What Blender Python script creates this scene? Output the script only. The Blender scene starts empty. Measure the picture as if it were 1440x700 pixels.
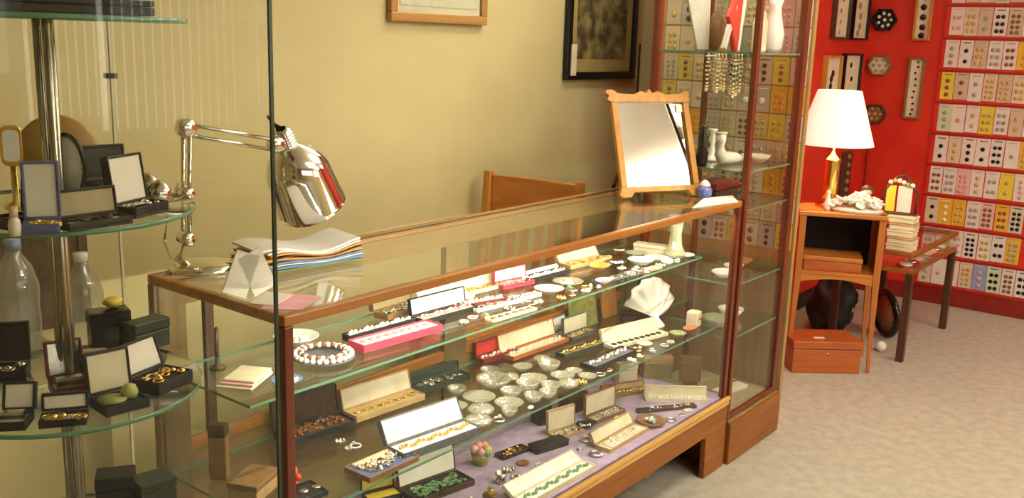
import bpy, bmesh, math, random
from math import sin, cos, pi, radians, atan2, hypot
from mathutils import Vector, Matrix, Euler
random.seed(7)
C = bpy.context.scene.collection

# ------------------------------------------------------------------ camera, world, lights, exposure
FPX, YAW, PITCH, ROLL = 1350.2, 0.6628, 0.2154, 0.0322
CAM = Vector((-1.0878, -1.3788, 1.4853))
fwd = Vector((cos(YAW)*cos(PITCH), sin(YAW)*cos(PITCH), -sin(PITCH)))
rt = Vector((sin(YAW), -cos(YAW), 0)); up = rt.cross(fwd)
r2 = cos(ROLL)*rt + sin(ROLL)*up; u2 = -sin(ROLL)*rt + cos(ROLL)*up
cd = bpy.data.cameras.new('camera'); cam = bpy.data.objects.new('camera', cd); C.objects.link(cam)
m = Matrix((r2, u2, -fwd)).transposed().to_4x4(); m.translation = CAM
cam.matrix_world = m
cd.sensor_width = 36; cd.lens = 36*FPX/1440; cd.clip_start = .01
bpy.context.scene.camera = cam

def ray(u, v): return fwd + (u-720)/FPX*r2 + (350-v)/FPX*u2
def hit(u, v, ax, val):
    d = ray(u, v); t = (val-CAM[ax])/d[ax]; return CAM + t*d
def on(u, v, z): return hit(u, v, 2, z)

w = bpy.data.worlds.new('world'); bpy.context.scene.world = w; w.use_nodes = True
w.node_tree.nodes['Background'].inputs[0].default_value = (1, .9, .72, 1)
w.node_tree.nodes['Background'].inputs[1].default_value = .5
vs = bpy.context.scene.view_settings
vs.view_transform = 'Standard'; vs.look = 'None'; vs.gamma = 1; vs.use_curve_mapping = False
vs.exposure = -0.12
cy = bpy.context.scene.cycles
cy.transparent_max_bounces = 64; cy.max_bounces = 14; cy.glossy_bounces = 8; cy.diffuse_bounces = 5; cy.caustics_reflective = False; cy.caustics_refractive = False
LIGHTS = [(1.9, -.75, .40), (3.9, -1.9, .08), (1.1, -2.1, .50), (2.6, -3.0, .24), (1.95, .40, .12)]  # last entry is added to brighten the cream wall behind the counter
CEIL, FZ = 2.62, 2.34
for i, (x, y, s) in enumerate(LIGHTS):
    ld = bpy.data.lights.new('ceiling_lamp_light', 'AREA'); ld.shape = 'RECTANGLE'
    ld.size = 1.15; ld.size_y = .28; ld.energy = 40*s; ld.color = (1, .94, .82)
    lo = bpy.data.objects.new('ceiling_lamp_light', ld); C.objects.link(lo); lo.location = (x, y, FZ-.035)
    lu = ld.copy(); lu.energy = 42*s; lo = bpy.data.objects.new('ceiling_fill_uplight', lu); C.objects.link(lo); lo.location = (x, y, FZ+.055); lo.rotation_euler = (pi, 0, 0)  # upward fill added to each lamp to brighten the ceiling

WX0, WX1, WZ0, WZ1 = -1.9, 1.13, 1.2, 2.3
ld = bpy.data.lights.new('shop_window_daylight', 'AREA'); ld.shape = 'RECTANGLE'; ld.size = WX1-WX0; ld.size_y = WZ1-WZ0
ld.energy = 26; ld.color = (1, .97, .90)
lo = bpy.data.objects.new('shop_window_daylight', ld); C.objects.link(lo); lo.location = ((WX0+WX1)/2, -4.10, (WZ0+WZ1)/2); lo.rotation_euler = (pi/2, 0, 0)

VX0, VX1, VZ0 = 1.45, 3.35, .9
ld = bpy.data.lights.new('side_window_daylight', 'AREA'); ld.shape = 'RECTANGLE'; ld.size = VX1-VX0; ld.size_y = WZ1-VZ0
ld.energy = 62; ld.color = (1, .95, .84)
lo = bpy.data.objects.new('side_window_daylight', ld); C.objects.link(lo); lo.location = ((VX0+VX1)/2, -4.10, (VZ0+WZ1)/2); lo.rotation_euler = (pi/2, 0, 0)

# ------------------------------------------------------------------ materials
def mat(name, col=(.5, .5, .5), rough=.5, metal=0, spec=.5, **k):
    M = bpy.data.materials.new(name); M.use_nodes = True
    nt = M.node_tree; b = nt.nodes['Principled BSDF']
    b.inputs['Base Color'].default_value = (*col, 1); b.inputs['Roughness'].default_value = rough
    b.inputs['Metallic'].default_value = metal; b.inputs['Specular IOR Level'].default_value = spec
    if 'coat' in k: b.inputs['Coat Weight'].default_value = k['coat']
    if 'sheen' in k: b.inputs['Sheen Weight'].default_value = k['sheen']
    if 'trans' in k: b.inputs['Transmission Weight'].default_value = k['trans']
    if 'emit' in k: b.inputs['Emission Color'].default_value = (*k['emit'][:3], 1); b.inputs['Emission Strength'].default_value = k['emit'][3]
    return M
def N(nt, t, **k):
    n = nt.nodes.new(t)
    for a, v in k.items(): setattr(n, a, v)
    return n
def noisy(name, c1, c2, scale=20, rough=.6, metal=0, stretch=(1, 1, 1), bump=0, detail=4, spec=.5, lo=.35, hi=.65, coat=0, sheen=0):
    M = mat(name, c1, rough, metal, spec, coat=coat, sheen=sheen); nt = M.node_tree; b = nt.nodes['Principled BSDF']
    tc = N(nt, 'ShaderNodeTexCoord'); mp = N(nt, 'ShaderNodeMapping'); mp.inputs['Scale'].default_value = stretch
    no = N(nt, 'ShaderNodeTexNoise'); no.inputs['Scale'].default_value = scale; no.inputs['Detail'].default_value = detail
    cr = N(nt, 'ShaderNodeValToRGB'); cr.color_ramp.elements[0].position = lo; cr.color_ramp.elements[1].position = hi
    cr.color_ramp.elements[0].color = (*c1, 1); cr.color_ramp.elements[1].color = (*c2, 1)
    L = nt.links.new
    L(tc.outputs['Object'], mp.inputs[0]); L(mp.outputs[0], no.inputs['Vector']); L(no.outputs['Fac'], cr.inputs[0]); L(cr.outputs[0], b.inputs['Base Color'])
    if bump:
        bp = N(nt, 'ShaderNodeBump'); bp.inputs['Strength'].default_value = bump; bp.inputs['Distance'].default_value = .002
        L(no.outputs['Fac'], bp.inputs['Height']); L(bp.outputs[0], b.inputs['Normal'])
    return M
def wood(name, c1, c2, axis='x', rough=.35):
    s = {'x': (2, 30, 30), 'y': (30, 2, 30), 'z': (30, 30, 2)}[axis]
    return noisy(name, c1, c2, 1.6, rough, 0, s, bump=.08, detail=6, lo=.3, hi=.7, coat=.08)
def glass(name, tint=(.95, .97, .93), f0=.05, rough=.0, haze=0, hazecol=(.8, .8, .7)):
    M = bpy.data.materials.new(name); M.use_nodes = True; nt = M.node_tree; nt.nodes.clear()
    o = N(nt, 'ShaderNodeOutputMaterial'); tr = N(nt, 'ShaderNodeBsdfTransparent'); tr.inputs[0].default_value = (*tint, 1)
    gl = N(nt, 'ShaderNodeBsdfGlossy'); gl.inputs['Roughness'].default_value = rough
    lw = N(nt, 'ShaderNodeLayerWeight'); lw.inputs[0].default_value = .5
    po = N(nt, 'ShaderNodeMath', operation='POWER'); po.inputs[1].default_value = 5.5
    mu = N(nt, 'ShaderNodeMath', operation='MULTIPLY_ADD'); mu.inputs[1].default_value = 1-f0; mu.inputs[2].default_value = f0
    mx = N(nt, 'ShaderNodeMixShader'); L = nt.links.new
    L(lw.outputs['Facing'], po.inputs[0]); L(po.outputs[0], mu.inputs[0]); L(mu.outputs[0], mx.inputs[0])
    src = tr.outputs[0]
    if haze:
        df = N(nt, 'ShaderNodeBsdfDiffuse'); df.inputs[0].default_value = (*hazecol, 1)
        m2 = N(nt, 'ShaderNodeMixShader'); m2.inputs[0].default_value = haze
        L(tr.outputs[0], m2.inputs[1]); L(df.outputs[0], m2.inputs[2]); src = m2.outputs[0]
    L(src, mx.inputs[1]); L(gl.outputs[0], mx.inputs[2]); L(mx.outputs[0], o.inputs[0])
    return M

CREAM = noisy('cream_wall_paint', (.55, .47, .232), (.58, .495, .248), 6, .75, bump=.03)
RED = noisy('red_wall_paint', (.60, .020, .006), (.68, .034, .010), 5, .5, bump=.04)
CARPET = noisy('beige_carpet', (.36, .335, .255), (.45, .42, .325), 22, .95, bump=.3, detail=10, sheen=.2)
CEILM = noisy('ceiling_tile_paint', (.82, .79, .70), (.85, .82, .73), 5, .9)
WOODR = wood('red_brown_wood', (.22, .068, .006), (.33, .112, .012), rough=.5)
WOODRZ = wood('red_brown_wood_upright', (.12, .022, .008), (.19, .042, .012), 'z')
WOODRAIL = wood('orange_brown_rail_wood', (.33, .12, .022), (.48, .20, .04))
WOODTAN = wood('olive_tan_wood', (.19, .115, .035), (.28, .175, .055))
WOODTANZ = wood('olive_tan_wood_upright', (.15, .095, .035), (.23, .15, .055), 'z')
WOODORG = wood('orange_wood', (.45, .145, .022), (.62, .23, .04))
WOODORGZ = wood('orange_wood_upright', (.40, .12, .02), (.56, .19, .035), 'z')
WOODHON = wood('honey_mirror_wood', (.44, .18, .022), (.60, .28, .045), 'z')
WOODDK = wood('dark_brown_wood', (.045, .018, .010), (.10, .04, .02), 'z')
WOODBOX = wood('box_red_brown_wood', (.38, .085, .018), (.52, .14, .03))
GOLDLINE = wood('golden_moulding_wood', (.60, .33, .08), (.75, .45, .14))
GLASS = glass('clear_pane_glass', (.992, .996, .986), .022)
GLASST = glass('top_pane_glass', (.975, .985, .96), .04)
GLASSC = glass('tower_pane_glass', (.982, .986, .966), .016)
GEDGE = mat('green_glass_edge', (.12, .30, .19), .15, 0, .6)
GLASSS = glass('shelf_glass', (.95, .98, .95), .045)
MIRROR = mat('mirror_silvering', (.68, .66, .59), .02, 1)
CHROME = mat('chrome', (.82, .80, .74), .07, 1)
STEEL = mat('brushed_steel', (.36, .35, .27), .25, 1)
SILVER = noisy('tarnished_silver', (.55, .52, .42), (.85, .82, .74), 60, .22, 1)
BRASS = mat('brass', (.80, .55, .16), .16, 1)
GOLD = mat('gold', (.90, .62, .16), .2, 1)
BLACK = noisy('black_leatherette', (.005, .005, .006), (.012, .011, .012), 90, .55, bump=.2)
BLACKG = mat('glossy_black', (.010, .010, .012), .15)
DKGREEN = noisy('dark_green_leatherette', (.012, .028, .018), (.03, .05, .03), 80, .4, bump=.2)
GREY = noisy('slate_grey_leatherette', (.10, .11, .11), (.16, .17, .17), 80, .4, bump=.2)
DKBROWN = noisy('dark_brown_leather', (.045, .022, .012), (.09, .045, .022), 60, .45, bump=.2)
MAROON = noisy('maroon_leatherette', (.16, .015, .015), (.25, .03, .025), 60, .4)
TAN = noisy('tan_card', (.48, .31, .13), (.58, .39, .17), 30, .6)
BROWN = noisy('mid_brown_leather', (.22, .11, .04), (.30, .16, .06), 40, .5)
OLIVE = noisy('olive_velvet', (.23, .19, .07), (.32, .26, .10), 50, .9, sheen=.3)
WHITE = noisy('white_satin', (.80, .77, .67), (.88, .85, .76), 20, .5)
IVORY = noisy('ivory_satin', (.70, .62, .42), (.80, .72, .52), 20, .5)
PEACH = noisy('peach_satin', (.75, .50, .30), (.85, .60, .38), 20, .5)
REDV = noisy('red_velvet', (.55, .03, .02), (.68, .06, .04), 60, .9)
REDP = mat('red_plastic', (.75, .06, .04), .3)
CRIMSON = mat('crimson_card', (.62, .05, .09), .4)
LILAC = noisy('lilac_cloth', (.40, .30, .44), (.50, .39, .54), 25, .95, bump=.3)
BLUEV = noisy('blue_velvet', (.08, .10, .22), (.13, .15, .30), 50, .9)
PORC = mat('white_porcelain', (.86, .83, .74), .12, 0, .6, coat=.5)
PEARL = mat('pearl', (.88, .83, .72), .18, 0, .7, coat=.5)
CRYSTAL = glass('cut_crystal', (.90, .90, .80), .16, .05, haze=.32, hazecol=(.82, .80, .62))
GGLASS = glass('pale_green_vase_glass', (.86, .90, .76), .12, .05, haze=.40, hazecol=(.66, .68, .48))
PLASTIC = glass('clear_bottle_plastic', (.86, .88, .82), .12, .08, haze=.22, hazecol=(.8, .8, .75))
BLUEC = mat('blue_cap_plastic', (.20, .30, .50), .4)
PAPER = noisy('white_paper', (.85, .83, .76), (.90, .88, .81), 15, .8)
PINKP = noisy('pink_paper', (.85, .42, .48), (.90, .55, .58), 25, .8)
ORANGEP = mat('orange_paper', (.75, .38, .10), .8)
BLUEP = mat('blue_paper', (.20, .30, .50), .8)
GREENB = mat('green_bead_glass', (.20, .38, .16), .15)
BROWNB = mat('brown_bead', (.25, .10, .04), .25)
YELLOW = mat('yellow_plastic', (.80, .58, .06), .4)
PINKC = mat('pink_glaze', (.80, .35, .35), .3)
LIMEG = noisy('lime_glaze', (.30, .38, .08), (.48, .50, .14), 30, .35)
GLOWSH = mat('lit_lamp_shade_cloth', (.9, .87, .75), .8, emit=(1.0, .93, .74, .55))
DIFFU = mat('lit_ceiling_diffuser', (.9, .9, .9), .6, emit=(1, .9, .7, 6))
SHADOWB = mat('painted_shade_board', (.008, .007, .007), .8)  # shade of the stand's open compartment, put into the colour
CABLE = mat('black_cable', (.01, .01, .01), .5)

# ------------------------------------------------------------------ mesh helpers
class MB:
    def __init__(s): s.v = []; s.f = []; s.mi = []; s.sm = []
    def add(s, vs_, fs, mi=0, smooth=False, M=None):
        o = len(s.v)
        s.v += [tuple(M @ Vector(a)) if M else tuple(a) for a in vs_]
        for q in fs: s.f.append([i+o for i in q]); s.mi.append(mi); s.sm.append(smooth)
        return s
    def box(s, x0, x1, y0, y1, z0, z1, mi=0, M=None, side=None):
        vs_ = [(x, y, z) for z in (z0, z1) for y in (y0, y1) for x in (x0, x1)]
        fs = [(0, 2, 3, 1), (4, 5, 7, 6)]; s.add(vs_, fs, mi, False, M)
        o = len(s.v)-8
        for q in [(0, 1, 5, 4), (1, 3, 7, 5), (3, 2, 6, 7), (2, 0, 4, 6)]:
            s.f.append([i+o for i in q]); s.mi.append(mi if side is None else side); s.sm.append(False)
        return s
    def lathe(s, prof, n=24, mi=0, M=None, scal=0, ns=8, sy=1, cap=True):
        vs_ = []; k = len(prof)
        for j in range(n):
            a = 2*pi*j/n; 
            for (r, z) in prof:
                rr = r*(1+scal*cos(ns*a)) if scal else r
                vs_.append((rr*cos(a), rr*sin(a)*sy, z))
        fs = []
        for j in range(n):
            j2 = (j+1) % n
            for i in range(k-1): fs.append((j*k+i, j2*k+i, j2*k+i+1, j*k+i+1))
        if cap:
            fs.append([j*k for j in range(n)][::-1]); fs.append([j*k+k-1 for j in range(n)])
        return s.add(vs_, fs, mi, True, M)
    def ball(s, c, r, n=8, mi=0, sz=1, M=None):
        k = max(4, n//2+1)
        prof = [(max(1e-4, r*sin(pi*i/(k-1))), -r*sz*cos(pi*i/(k-1))) for i in range(k)]
        T = Matrix.Translation(c)
        return s.lathe(prof, n, mi, (M @ T) if M else T, cap=False)
    def tube(s, pts, r, n=8, mi=0, closed=False, M=None, ry=None):
        P = [Vector(p) for p in pts]; vs_ = []; k = len(P)
        rs = r if isinstance(r, (list, tuple)) else [r]*k
        for i, p in enumerate(P):
            a = P[(i-1) % k] if (closed or i > 0) else p; b = P[(i+1) % k] if (closed or i < k-1) else p
            t = (b-a).normalized(); q = t.cross(Vector((0, 0, 1)))
            if q.length < .05: q = t.cross(Vector((0, 1, 0)))
            q.normalize(); e = q.cross(t)
            for j in range(n):
                an = 2*pi*j/n; vs_.append(p+rs[i]*cos(an)*q+rs[i]*sin(an)*e)
        fs = []
        for i in range(k if closed else k-1):
            i2 = (i+1) % k
            for j in range(n): fs.append((i*n+j, i*n+(j+1) % n, i2*n+(j+1) % n, i2*n+j))
        if not closed: fs.append(list(range(n))[::-1]); fs.append([(k-1)*n+j for j in range(n)])
        return s.add([tuple(a) for a in vs_], fs, mi, True, M)
    def prism(s, pts, h, mi=0, M=None, side=None):
        n = len(pts); vs_ = [(x, y, 0) for x, y in pts]+[(x, y, h) for x, y in pts]
        s.add(vs_, [list(range(n))[::-1], [i+n for i in range(n)]], mi, False, M)
        o = len(s.v)-2*n
        for i in range(n):
            s.f.append([o+i, o+(i+1) % n, o+n+(i+1) % n, o+n+i]); s.mi.append(mi if side is None else side); s.sm.append(False)
        return s
    def make(s, name, mats, parent=None, bevel=0, loc=None, rot=None, seg=2):
        me = bpy.data.meshes.new(name); me.from_pydata(s.v, [], s.f)
        if not isinstance(mats, (list, tuple)): mats = [mats]
        for q in mats: me.materials.append(q)
        me.polygons.foreach_set('material_index', s.mi); me.polygons.foreach_set('use_smooth', s.sm); me.update()
        bm = bmesh.new(); bm.from_mesh(me); bmesh.ops.recalc_face_normals(bm, faces=bm.faces); bm.to_mesh(me); bm.free()
        o = bpy.data.objects.new(name, me); C.objects.link(o)
        if parent: o.parent = parent
        if loc: o.location = loc
        if rot: o.rotation_euler = rot
        if bevel:
            b = o.modifiers.new('bevel', 'BEVEL'); b.width = bevel; b.segments = seg; b.limit_method = 'ANGLE'
        return o
def T(name, label, cat, loc=(0, 0, 0), rz=0, group=None):
    o = bpy.data.objects.new(name, None); C.objects.link(o); o.empty_display_size = .05
    o.location = loc; o.rotation_euler = (0, 0, rz); o['label'] = label; o['category'] = cat
    if group: o['group'] = group
    return o
def tag(o, label, cat, group=None, kind=None):
    o['label'] = label; o['category'] = cat
    if group: o['group'] = group
    if kind: o['kind'] = kind
    return o
def S(o): o['kind'] = 'structure'; return o
def stuff(o): o['kind'] = 'stuff'; return o
def Tr(x, y, z): return Matrix.Translation((x, y, z))
def Rx(a): return Matrix.Rotation(a, 4, 'X')
def Ry(a): return Matrix.Rotation(a, 4, 'Y')
def Rz(a): return Matrix.Rotation(a, 4, 'Z')
def bar(mb, a, b, w_, t_=None, mi=0):
    """box-section bar from a to b"""
    a, b = Vector(a), Vector(b); d = b-a; L = d.length; t_ = t_ or w_
    q = d.to_track_quat('Z', 'Y').to_matrix().to_4x4()
    return mb.box(-w_/2, w_/2, -t_/2, t_/2, 0, L, mi, Tr(*a) @ q)
def roundrect(w_, d, r, n=4):
    p = []
    for cx, cy, a0 in ((w_/2-r, d/2-r, 0), (-w_/2+r, d/2-r, pi/2), (-w_/2+r, -d/2+r, pi), (w_/2-r, -d/2+r, 1.5*pi)):
        for i in range(n+1): a = a0+i*pi/2/n; p.append((cx+r*cos(a), cy+r*sin(a)))
    return p

# ------------------------------------------------------------------ setting
YW, XF, YS = 1.0, 4.95, .63
def struct(name, x0, x1, y0, y1, z0, z1, m_, bevel=0): return S(MB().box(x0, x1, y0, y1, z0, z1).make(name, m_, bevel=bevel))
struct('floor', -3, XF+.1, -4, YW+.1, -.05, 0, CARPET)
struct('ceiling', -3, XF+.1, -4, YW+.1, CEIL, CEIL+.05, CEILM)
struct('wall_back', -3, 2.9, YW, YW+.08, 0, CEIL, CREAM)
struct('wall_recess', 2.9, 2.96, YS+.06, YW+.08, 0, CEIL, CREAM)
struct('wall_side', 2.47, XF, YS, YS+.06, 0, CEIL, RED)
struct('wall_far', XF, XF+.08, -4, YS+.06, 0, CEIL, RED)
struct('wall_left', -3.08, -3, -4, YW, 0, CEIL, CREAM)
S(MB().box(-3, WX0, -4.08, -4, 0, CEIL).box(VX1, XF, -4.08, -4, 0, CEIL).box(WX1, VX0, -4.08, -4, 0, CEIL).box(WX0, WX1, -4.08, -4, 0, WZ0).box(VX0, VX1, -4.08, -4, 0, VZ0).box(WX0, WX1, -4.08, -4, WZ1, CEIL).box(VX0, VX1, -4.08, -4, WZ1, CEIL).make('wall_front', CREAM))
for nm, xa, xb, za, ms in (('window_1', WX0, WX1, WZ0, (-.85, .15)), ('window_2', VX0, VX1, VZ0, (2.4,))):
    wf = MB()
    for a in ((xa, xb, za, za+.05), (xa, xb, WZ1-.05, WZ1), (xa, xa+.05, za, WZ1), (xb-.05, xb, za, WZ1))+tuple((q-.02, q+.02, za, WZ1) for q in ms): wf.box(a[0], a[1], -4.06, -4.0, a[2], a[3])
    wf = S(wf.make(nm, PAPER)); MB().box(xa+.05, xb-.05, -4.035, -4.030, za+.05, WZ1-.05).make('pane', GLASS, wf)
    bl = T('vertical_blind', 'white vertical slat blind half open in the %s shop window' % ('left' if xa < 0 else 'right'), 'blind', (0, -3.94, WZ1+.02))
    MB().box(xa, xb, -.02, .02, 0, .03).make('head_rail', PAPER, bl)
    sp_ = .115 if xa < 0 else .055
    for i in range(int((xb-xa)/sp_)-1):
        MB().box(-.045*sp_/.115, .045*sp_/.115, -.001, .001, -(WZ1-za), 0, 0, Tr(xa+.07+i*sp_, 0, 0) @ Rz(.9)).make('slat', PAPER, bl)
struct('baseboard_far', XF-.018, XF, -4, YS, 0, .10, noisy('dark_red_skirting_paint', (.22, .012, .008), (.30, .02, .012), 12, .4), .004)
struct('baseboard_side', 2.5, XF-.018, YS-.016, YS, 0, .09, BLACK, .004)
struct('baseboard_back', -3, 2.9, YW-.016, YW, 0, .1, CREAM, .004)
for i, (x, y, s) in enumerate(LIGHTS):
    t = T('ceiling_light', ['pendant tube light above the long counter', 'pendant tube light nearest the far wall', 'pendant tube light on the customers side', 'pendant tube light in the back of the shop', 'pendant tube light added over the staff aisle to brighten the cream wall'][i], 'ceiling light', (x, y, FZ), 0, 'ceiling lights')
    MB().box(-.60, .60, -.15, -.135, -.03, .05).box(-.60, .60, .135, .15, -.03, .05).box(-.60, -.585, -.135, .135, -.03, .05).box(.585, .60, -.135, .135, -.03, .05).make('frame', PAPER, t)
    MB().box(-.585, .585, -.135, .135, .0, .02).make('diffuser', DIFFU, t)
    for sx_ in (-.5, .5): MB().tube([(sx_, 0, .02), (sx_, 0, CEIL-FZ)], .004, 8).make('rod', STEEL, t)

# ------------------------------------------------------------------ pictures on the cream wall
def picture(label, x0, x1, z0, z1, fw, fm, matm, printm, mw, tilt=0):
    t = T('framed_picture', label, 'picture', ((x0+x1)/2, YW-.001, (z0+z1)/2))
    W, H = (x1-x0)/2, (z1-z0)/2
    f = MB(); f.box(-W, W, -.025, 0, -H, -H+fw).box(-W, W, -.025, 0, H-fw, H).box(-W, -W+fw, -.025, 0, -H+fw, H-fw).box(W-fw, W, -.025, 0, -H+fw, H-fw)
    f.make('frame', fm, t, .004)
    MB().box(-W+fw, W-fw, -.012, -.004, -H+fw, H-fw).make('mount', matm, t)
    MB().box(-W+fw+mw, W-fw-mw, -.014, -.012, -H+fw+mw*1.2, H-fw-mw).make('print', printm, t)
    MB().box(-W+fw, W-fw, -.018, -.0165, -H+fw, H-fw).make('pane', GLASS, t)
    return t
PR1 = noisy('pale_floral_print', (.62, .60, .44), (.40, .42, .33), 14, .7, lo=.55, hi=.85, detail=8)
PR2 = noisy('olive_tree_engraving', (.05, .038, .018), (.32, .26, .09), 15, .7, lo=.38, hi=.66, detail=9)
picture('light wooden framed pale print on the cream wall, cut off at the top', 1.236, 1.735, 1.530, 1.93, .032, wood('light_brown_frame_wood', (.35, .17, .05), (.48, .25, .08)), mat('pale_mount', (.62, .58, .40), .8), PR1, .02)
p2 = picture('black framed olive engraving of trees on the cream wall', 2.262, 2.812, 1.322, 2.0, .034, BLACKG, mat('olive_mount', (.40, .31, .10), .8), PR2, .045)
MB().box(-.252, -.215, -.030, -.026, -.32, -.19).make('price_tag', IVORY, p2)
MB().prism([(-.004, 0), (.004, 0), (.004, .26), (-.004, .26)], .004, 0, Tr(2.876, YW-.002, 1.22) @ Rx(pi/2)).make('wall_cord', CABLE)
tag(bpy.data.objects['wall_cord'], 'thin dark cord hanging down the cream wall beside the black framed engraving', 'cord')
# ------------------------------------------------------------------ display counter
L_, D_, H_, HB = 1.95, .459, .97, .255
t = T('display_counter', 'long glass display counter with red-brown wooden frame and plinth full of jewellery', 'display counter')
PW = .022
def post(x, y, z0, z1, nm='post', m_=WOODRZ): return MB().box(x, x+PW, y, y+PW, z0, z1).make(nm, m_, t, .003)
post(0, 0, HB, H_-.022); post(L_-PW, 0, HB, H_-.022)
MB().box(0, .078, D_-.022, D_, HB, H_-.022).make('back_stile', WOODTANZ, t, .002)
MB().box(.128, .150, D_-.018, D_-.004, .575, H_-.078).make('sliding_pane_edge', WOODDK, t)
MB().box(.93, 1.03, D_-.022, D_, HB, H_-.075).make('back_stile', WOODTANZ, t, .002)
MB().box(L_-.04, L_, D_-.022, D_, HB, H_-.022).make('back_stile', WOODTANZ, t, .002)
MB().box(0, L_, 0, .020, H_-.022, H_).make('top_rail', WOODRAIL, t, .004)
MB().box(0, L_, D_-.018, D_, H_-.022, H_).make('top_rail', WOODRAIL, t, .004)
MB().box(0, .020, .020, D_-.018, H_-.022, H_).make('top_rail', WOODRAIL, t, .004)
MB().box(L_-.020, L_, .020, D_-.018, H_-.022, H_).make('top_rail', WOODRAIL, t, .004)
MB().box(.020, L_-.020, .020, D_-.018, H_-.008, H_-.002, 0, side=1).make('top_pane', [GLASST, GEDGE], t)
MB().box(.078, L_-.04, D_-.020, D_-.004, H_-.078, H_-.022).make('back_top_rail', WOODTAN, t, .002)
MB().box(.078, L_-.04, D_-.020, D_-.004, .545, .575).make('back_middle_rail', WOODRAIL, t, .002)
MB().box(.078, L_-.04, D_-.014, D_-.006, HB, .545).make('back_board', WOODTAN, t)
MB().box(.078, .93, D_-.012, D_-.008, .575, H_-.078).make('sliding_pane', GLASS, t)
MB().box(1.03, L_-.04, D_-.012, D_-.008, .575, H_-.078).make('sliding_pane', GLASS, t)
MB().box(PW, L_-PW, .006, .011, HB+.002, H_-.022).make('front_pane', GLASS, t)
MB().box(.008, .013, PW, D_-.022, HB+.002, H_-.022).make('end_pane', GLASS, t)
MB().box(L_-.013, L_-.008, PW, D_-.022, HB+.002, H_-.022).make('end_pane', GLASS, t)
for nm, y0, z in (('upper_shelf', .130, .755), ('lower_shelf', .055, .513)):
    MB().box(.014, L_-.014, y0, D_-.023, z-.006, z, 0, side=1).make(nm, [GLASSS, GEDGE], t)
MB().box(.014, L_-.014, .012, D_-.023, HB-.004, HB+.006).make('lilac_floor_cloth', LILAC, t)
MB().box(0, L_, 0, D_, HB-.03, HB-.004).make('deck', WOODR, t)
MB().box(-.008, L_+.008, -.014, 0, HB-.004, HB+.010).box(-.008, L_+.008, -.010, 0, HB-.022, HB-.008).make('plinth_moulding', GOLDLINE, t, .003)
MB().box(PW, L_-PW, .020, .034, H_-.022, H_-.012).make('added_fill_channel', STEEL, t)  # added housing for the fill strip below
ld = bpy.data.lights.new('added_counter_fill', 'AREA'); ld.shape = 'RECTANGLE'; ld.size = 1.86; ld.size_y = .010; ld.energy = 15; ld.color = (1, .93, .78)  # fill strip added to brighten the counter contents and the low wall
lo = bpy.data.objects.new('added_counter_fill', ld); C.objects.link(lo); lo.parent = t; lo.location = (L_/2, .028, H_-.024); lo.rotation_euler = (radians(54), 0, 0)
P = [(0, 0), (.14, 0), (.16, .14), (.19, .155), (L_-.57, .155), (L_-.56, .147), (L_-.53, .147), (L_-.52, .155), (L_-.175, .158), (L_-.155, .150), (L_-.150, 0), (L_, 0), (L_, HB-.022), (0, HB-.022)]
MB().prism(P, .02, 0, Tr(0, .012, 0) @ Rx(pi/2)).make('plinth_front', WOODR, t, .002)
MB().box(0, .02, .012, D_, 0, HB-.03).make('plinth_side', WOODR, t); MB().box(L_-.02, L_, .012, D_, 0, HB-.03).make('plinth_side', WOODR, t)
MB().box(.02, L_-.02, D_-.02, D_, 0, HB-.03).make('plinth_back', BLACK, t)

# ------------------------------------------------------------------ tall glass cabinet
X0, X1, DC = L_+.012, L_+.012+.425, .40
tc_ = T('tall_glass_cabinet', 'tall glass cabinet with thin red-brown posts beyond the end of the long counter', 'glass cabinet')
PZ = .155
MB().box(X0-.0, X1+.015, -.022, DC, 0, PZ).make('plinth', WOODR, tc_, .004)
MB().box(X0, X1+.008, -.014, DC, PZ, PZ+.012).make('plinth_moulding', WOODTAN, tc_, .003)
for x, y, ww, dd in ((X0, -.005, .022, .022), (X1-.03, -.005, .035, .03), (X0, DC-.02, .022, .02), (X1-.022, DC-.02, .022, .02)):
    MB().box(x, x+ww, y, y+dd, PZ+.012, 2.1).make('post', WOODRZ, tc_, .003)
MB().box(X0, X1+.005, -.005, DC, 2.1, 2.16).make('top', WOODR, tc_, .004)
MB().box(X0+.022, X1-.03, .003, .007, PZ+.012, 2.1).make('front_pane', GLASS, tc_)
MB().box(X1-.008, X1-.004, .025, DC-.02, PZ+.012, 2.1).make('side_pane', GLASS, tc_)
MB().box(X0+.006, X0+.010, .017, DC-.02, 1.02, 2.1).make('side_pane', GLASS, tc_)
MB().box(X0+.022, X1-.022, DC-.010, DC-.006, PZ+.012, 2.1).make('back_pane', GLASS, tc_)
MB().box(X0+.022, X1-.03, -.004, .008, PZ+.012, PZ+.032).make('bottom_rail', WOODRZ, tc_, .002)
CSH = [.47, .665, 1.065, 1.465]
for z in CSH: MB().box(X0+.012, X1-.010, .010, DC-.012, z-.006, z, 0, side=1).make('shelf', [GLASSS, GEDGE], tc_)
MB().box(X0+.012, X1-.010, .010, DC-.012, PZ+.012, PZ+.018).make('floor_cloth', OLIVE, tc_)

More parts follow.
